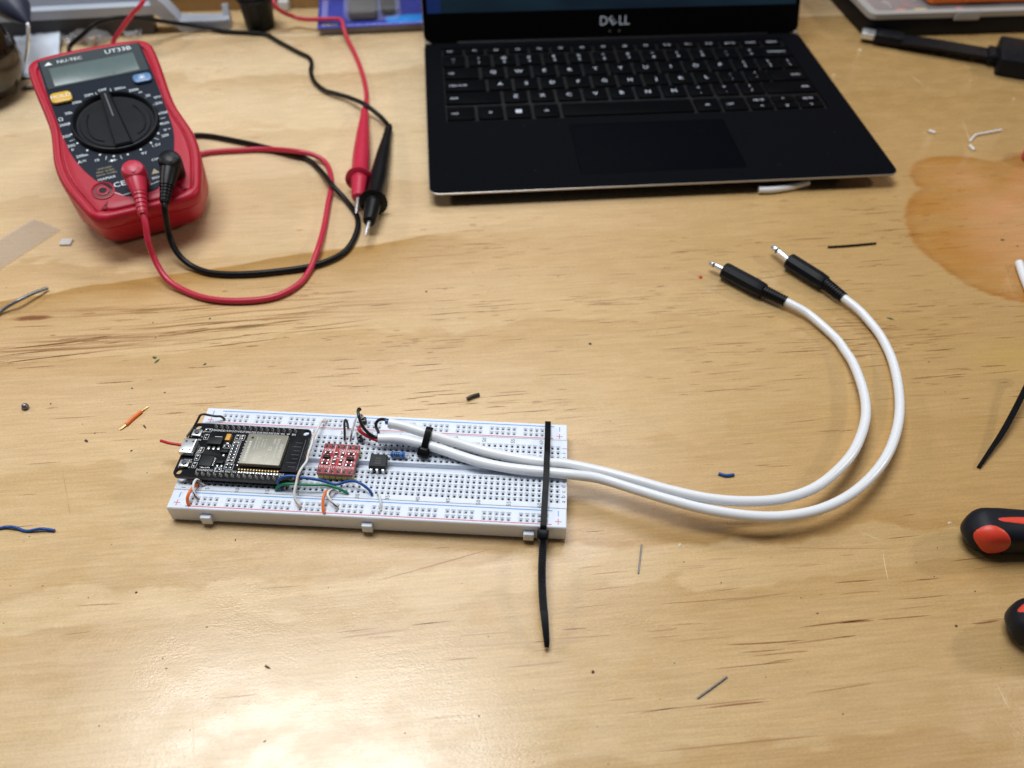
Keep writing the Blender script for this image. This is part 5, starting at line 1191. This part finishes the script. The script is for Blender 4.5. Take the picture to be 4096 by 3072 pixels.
def grip(cl, red):
    cl = smooth_path(cl, 6)
    ss = [0.001, 0.004, 0.010, 0.018, 0.03, 0.045, 0.062, 0.08, 0.1, 0.13, 0.16, 0.19, 0.22, 0.26, 0.3, 0.4, 0.55, 0.7, 0.85, 1.0]
    g_ = MB().loft([[hsurf(cl, s_, k_ * math.tau / 40) for k_ in range(40)] for s_ in ss]).build('grip', M_plblk, pl, world=True, smooth=50)
    for (sc, ac, rs_, ra_, tl_) in red:
        patch(cl, sc, ac, rs_, ra_, 0.22, tl_).build('red_inlay', M_plred, g_, world=True, smooth=60)
g1 = [Vector((327.6, 9.4, 8.5)), Vector((352, 10.2, 8.5)), Vector((390, 10, 9)), Vector((430, 6, 9)), Vector((462, -3, 9))]
g2 = [Vector((331.0, -29.5, 8.5)), Vector((354, -31.0, 8.5)), Vector((390, -34, 8.7)), Vector((430, -32, 9)), Vector((462, -22, 9))]
grip(g1, [(0.086, rad(158), 0.078, rad(56), 0.30), (0.58, rad(90), 0.53, rad(19), 0)])
grip(g2, [(0.13, rad(75), 0.125, rad(24), 0), (0.30, rad(250), 0.22, rad(16), 0)])
MB().lathe([(2, 4), (11, 4.2), (12.5, 6), (12.5, 12), (11, 13.8), (2, 14)], 28, (474, -12, 0)).build('pivot', M_steel, pl, world=True)
for s_ in (-1, 1):
    MB().loft([[(468, -12 + s_ * 1.0, 5), (468, -12 + s_ * 11, 5), (468, -12 + s_ * 11, 13), (468, -12 + s_ * 1.0, 13)], [(495, -12 + s_ * 0.4, 5.5), (495, -12 + s_ * 9, 5.5), (495, -12 + s_ * 9, 12.5), (495, -12 + s_ * 0.4, 12.5)], [(528, -12 + s_ * 0.3, 7), (528, -12 + s_ * 3, 7), (528, -12 + s_ * 3, 11), (528, -12 + s_ * 0.3, 11)]]).build('jaw', M_steel, pl, world=True, smooth=20)

# ------------------------------------------------------------------ offcuts and scraps on the bench
ZL = zoom(0, 1500, 2.37); ZR = zoom(3500, 900, 1.659); ZK = zoom(3300, 0, 2.0741); ZM = zoom(2600, 0, 2.0109); ZT = zoom(0, 850, 2.766)
OC = 'wire offcuts on the bench'
wire('wire_offcut', 'wavy blue wire offcut entering from the left edge', [ZL(-60, 1470, .6), ZL(0, 1452, .6), ZL(60, 1440, .9), ZL(115, 1440, 1.2), ZL(170, 1453, .9), ZL(220, 1473, .6), ZL(270, 1478, .6), ZL(330, 1466, 1.1), ZL(390, 1458, 1.3), ZL(450, 1463, 1.0), ZL(518, 1474, .7)], 0.62, M_wblue, OC, bare=[([ZL(515, 1473, .7), ZL(524, 1475, .7)], 0.3, M_copper)])
wire('wire_offcut', 'short orange wire offcut with stripped ends left of the breadboard', [ZL(1195, 470, .8), ZL(1265, 405, .9), ZL(1340, 345, .8)], 0.82, M_worange, OC, bare=[([ZL(1135, 518, .4), ZL(1200, 465, .8)], 0.36, M_gold), ([ZL(1150, 513, .35), ZL(1202, 470, .7)], 0.3, M_gold), ([ZL(1335, 350, .8), ZL(1400, 295, .5)], 0.36, M_gold), ([ZL(1335, 353, .6), ZL(1404, 301, .4)], 0.3, M_gold)])
wire('wire_offcut', 'short dark brown wire offcut behind the breadboard', [P(1868, 1596, .8), P(1890, 1585, 1.1), P(1917, 1578, .8)], 0.95, M_wbrown, OC)
wire('wire_offcut', 'tiny blue wire offcut below the white cable loop', [P(2874, 1894, .6), P(2905, 1902, .7), P(2936, 1899, .6)], 0.72, M_wblue, OC)
wire('wire_offcut', 'straight black wire offcut behind the black plugs', [P(3312, 988, .7), P(3400, 982, .8), P(3504, 973, .7)], 0.62, M_wblack, OC)
wire('wire_offcut', 'bent thin white wire offcut at the right of the laptop', [ZK(1200, 1175, .8), ZK(1228, 1140, .9), ZK(1262, 1115, .9), ZK(1330, 1103, .9), ZK(1462, 1078, .9)], 0.75, M_wwhite, OC)
wire('wire_offcut', 'stubby white wire bit nearest the laptop side', [ZK(860, 1084, .8), ZK(912, 1102, .8)], 0.95, M_wwhite, OC)
wire('wire_offcut', 'stubby white wire bit below the bent white wire', [ZK(1200, 1208, .8), ZK(1240, 1244, .8)], 0.9, M_wwhite, OC)
wire('component_lead', 'straight snipped metal lead below the cable loop, nearly upright', [P(2567, 2178, .35), P(2560, 2240, .35), P(2554, 2293, .35)], 0.34, M_lead, 'snipped metal leads', cat='metal lead')
wire('component_lead', 'slanted snipped metal lead at the lower right of the cable tie tail', [P(2908, 2707, .35), P(2850, 2750, .4), P(2790, 2793, .35)], 0.37, M_lead, 'snipped metal leads', cat='metal lead')
def tubelet(name, label, pts, r, m, inner):
    root = thing(name, label, 'cable offcut', (pts[0].x, pts[0].y, 0), group='white jacket offcuts')
    pa = smooth_path(pts, 5); MB().tube(pa, r, 18).build('jacket', m, root, world=True)
    d0 = (pa[0] - pa[1]).normalized()
    MB().lathe([(r * 0.62, -0.3), (r * 0.62, 0.06)], 14, pa[0], d0).build('cut_end', inner, root, world=True)
tubelet('jacket_offcut', 'white cable jacket offcut lying against the laptop front edge', [ZM(872, 1528, 2.3), ZM(980, 1525, 2.3), ZM(1120, 1505, 2.3), ZM(1272, 1468, 2.3)], 2.15, M_jacket, mat('cut_face', (0.55, 0.55, 0.56), 0.6))
tubelet('jacket_offcut', 'white cable jacket offcut cut off by the right edge', [ZR(955, 250, 2.3), ZR(985, 340, 2.3), ZR(1030, 450, 2.3)], 2.15, M_jacket, M_copper)
tt3 = thing('cable_tie', 'loose black cable tie tail poking in from the right edge', 'cable tie', ZR(690, 1605, 0), group='cable ties')
tp = smooth_path([ZR(688, 1608, 0.8), ZR(770, 1490, 2.2), ZR(852, 1368, 4.0), ZR(930, 1225, 6.0), ZR(1000, 1085, 8.0), ZR(1080, 930, 9.5)], 6)
dd = (tp[-1] - tp[0]).normalized(); sd_ = Vector((dd.y, -dd.x, 0)).normalized()
mb = MB(); band(mb, tp, [sd_ * (0.75 + 0.6 * min(1, i / (len(tp) * .4))) for i in range(len(tp))], 0.5); mb.build('tail', M_tie, tt3, world=True, smooth=25)
hb_ = MB(Matrix.Translation(tp[-1]) @ Matrix.Rotation(math.atan2(dd.y, dd.x), 4, 'Z')); hb_.rbox(-2, 3, -2.3, 2.3, -2.4, 2.2, r=0.7, c=0.5); hb_.build('head', M_tie, tt3, world=True)
sw = wire('solder_wire', 'curved silver solder wire rising from the left edge', [ZT(-90, 1180, 1.0), ZT(0, 1100, 1.5), ZT(100, 1030, 3.0), ZT(200, 975, 4.2), ZT(350, 900, 3.6), ZT(450, 862, 2.6), ZT(525, 835, 1.6)], 0.95, M_lead, None, cat='solder wire', n=14)
# solder ball with a burr
sb = thing('solder_bead', 'tiny shiny solder bead at the far left of the bench', 'solder bead', ZL(250, 315, 0))
MB().lathe([(0.3, 0.02), (1.2, 0.3), (1.65, 1.2), (1.4, 2.2), (0.7, 2.8), (0.1, 2.95)], 18).build('bead', M_lead, sb)
MB().add([(-2.0, -1.0, 0.1), (-0.6, -1.5, 0.2), (0.2, -0.6, 1.4), (-1.0, -0.2, 1.6)], [[0, 1, 2, 3], [3, 2, 1, 0]]).build('burr', M_solder, sb, smooth=0)
tp0 = [P(136, 877, .35), P(246, 919, .35), P(-30, 1098, .35), P(-30, 975, .35)]
tp_ = MB(); NX = 16; g_ = [[tp0[0].lerp(tp0[3], i / NX).lerp(tp0[1].lerp(tp0[2], i / NX), j / 8) + Vector((0, 0, 0.25 + 0.5 * abs(math.sin(i * 1.1 + j * 0.9)))) for i in range(NX + 1)] for j in range(9)]
tp_.add([v for r in g_ for v in r], [[j * (NX + 1) + i, j * (NX + 1) + i + 1, (j + 1) * (NX + 1) + i + 1, (j + 1) * (NX + 1) + i] for j in range(8) for i in range(NX)])
tag(tp_.build('tape_strip', M_film, loc=tp0[0], smooth=60), 'wrinkled strip of clear tape at the left edge', 'tape')
q0 = P(267, 973, 0)
sq = thing('foam_square', 'little off-white foam square in front of the meter', 'foam', (q0.x, q0.y, 0), (0, 0, rad(6)))
MB().rbox(-3.2, 3.2, -2.7, 2.7, 0.1, 1.3, r=0.3, c=0.15).build('pad', mat('foam_white', (0.62, 0.60, 0.57), 0.7), sq)
for i in range(3): MB().box(-3.0, 3.0, -1.9 + i * 1.5, -1.7 + i * 1.5, 1.301, 1.33).build('crease', mat('foam_crease', (0.45, 0.43, 0.41), 0.8), sq, smooth=0)
rd = P(2801, 1110, 0)
tag(MB().lathe([(0.2, 0.05), (0.9, 0.2), (1.0, 0.8), (0.4, 1.3), (0.05, 1.4)], 9).build('red_chip', M_plred, loc=(0, 0, 0)), 'tiny red plastic crumb left of the black plugs', 'crumb').location = rd * MM
rk = ZK(1645, 1325, 0)
rc = thing('red_bottle_top', 'pinkish red plastic cap just cut by the right edge', 'cap', (rk.x + 9, rk.y, 0))
MB().lathe([(9, 0.2), (10, 1), (10, 9), (9, 10), (2, 10.2)], 32).build('shell', mat('cap_red', (0.55, 0.035, 0.07), 0.35), rc)
MB().lathe([(6, 10.1), (6, 12), (5.4, 12.6), (1, 12.7)], 28).build('top_step', mat('cap_red', (0.55, 0.035, 0.07), 0.35), rc)
# crumbs, green flecks, tiny splinters: too many and too small to count
cr = MB()
def fleck(x_, y_, s_, mi, long=1.0):
    a_ = random.uniform(0, 6.28); c_, sn = math.cos(a_), math.sin(a_); n_ = 5; vs = []
    for k_ in range(n_):
        b_ = k_ * math.tau / n_; rr = s_ * random.uniform(0.6, 1.2); u_, v_ = rr * math.cos(b_) * long, rr * math.sin(b_)
        vs.append((x_ + c_ * u_ - sn * v_, y_ + sn * u_ + c_ * v_, 0.03))
    vs.append((x_, y_, s_ * 0.8))
    cr.add(vs, [[k_, (k_ + 1) % n_, n_] for k_ in range(n_)], mi)
for x_, y_, s_, mi, lg in [(618, 1430, .9, 1, 2.2), (628, 1445, .7, 1, 2.5), (612, 1290, .5, 0, 1), (622, 1350, .5, 1, 1.4), (840, 1275, .8, 1, 1.2), (1705, 1167, .7, 1, 1.2), (3560, 1274, .8, 1, 2.6), (3715, 1448, .5, 0, 1), (2362, 1375, 1.0, 0, 1.2), (203, 1615, .5, 0, 1), (528, 1553, .6, 0, 1.2), (580, 1707, .5, 0, 3), (379, 1733, .5, 0, 1), (346, 1763, .8, 0, 1.8), (525, 1803, .6, 0, 1.2), (660, 1570, .6, 0, 1.2), (820, 1457, .8, 1, 1.4), (3825, 2504, .7, 0, 1.1), (2371, 2688, .7, 0, 1.0), (3900, 2365, .4, 0, 1), (3737, 2306, .3, 0, 1), (3271, 2453, .4, 0, 1), (2697, 2653, .3, 0, 1), (3372, 2857, .4, 0, 1), (545, 2370, .7, 0, 1), (1070, 2668, .6, 0, 2.4), (3700, 530, .6, 2, 1), (3880, 320, .5, 2, 1.5), (3440, 200, 1.4, 2, 1.3), (3335, 300, 1.2, 2, 1.3), (2720, 2182, .8, 2, 1.6), (3800, 2092, 0.9, 2, 1.6), (4010, 960, .9, 1, 1.8), (4070, 985, .7, 1, 1.6), (4056, 395, .8, 2, 1.4)]:
    q_ = P(x_, y_, 0); fleck(q_.x, q_.y, s_, mi, lg)
for i in range(150):
    q_ = P(random.uniform(0, 4096), random.uniform(700, 3072), 0)
    if not (-6 < q_.x < 172 and -6 < q_.y < 62): fleck(q_.x, q_.y, random.uniform(0.10, 0.28), random.choice([0, 0, 0, 2]), random.uniform(1, 2.5))
tag(cr.build('crumbs', [M_crumb, M_green, mat('pale_splinter', (0.75, 0.66, 0.5), 0.6)], smooth=0), 'dark and green crumbs scattered over the bench', None, kind='stuff')
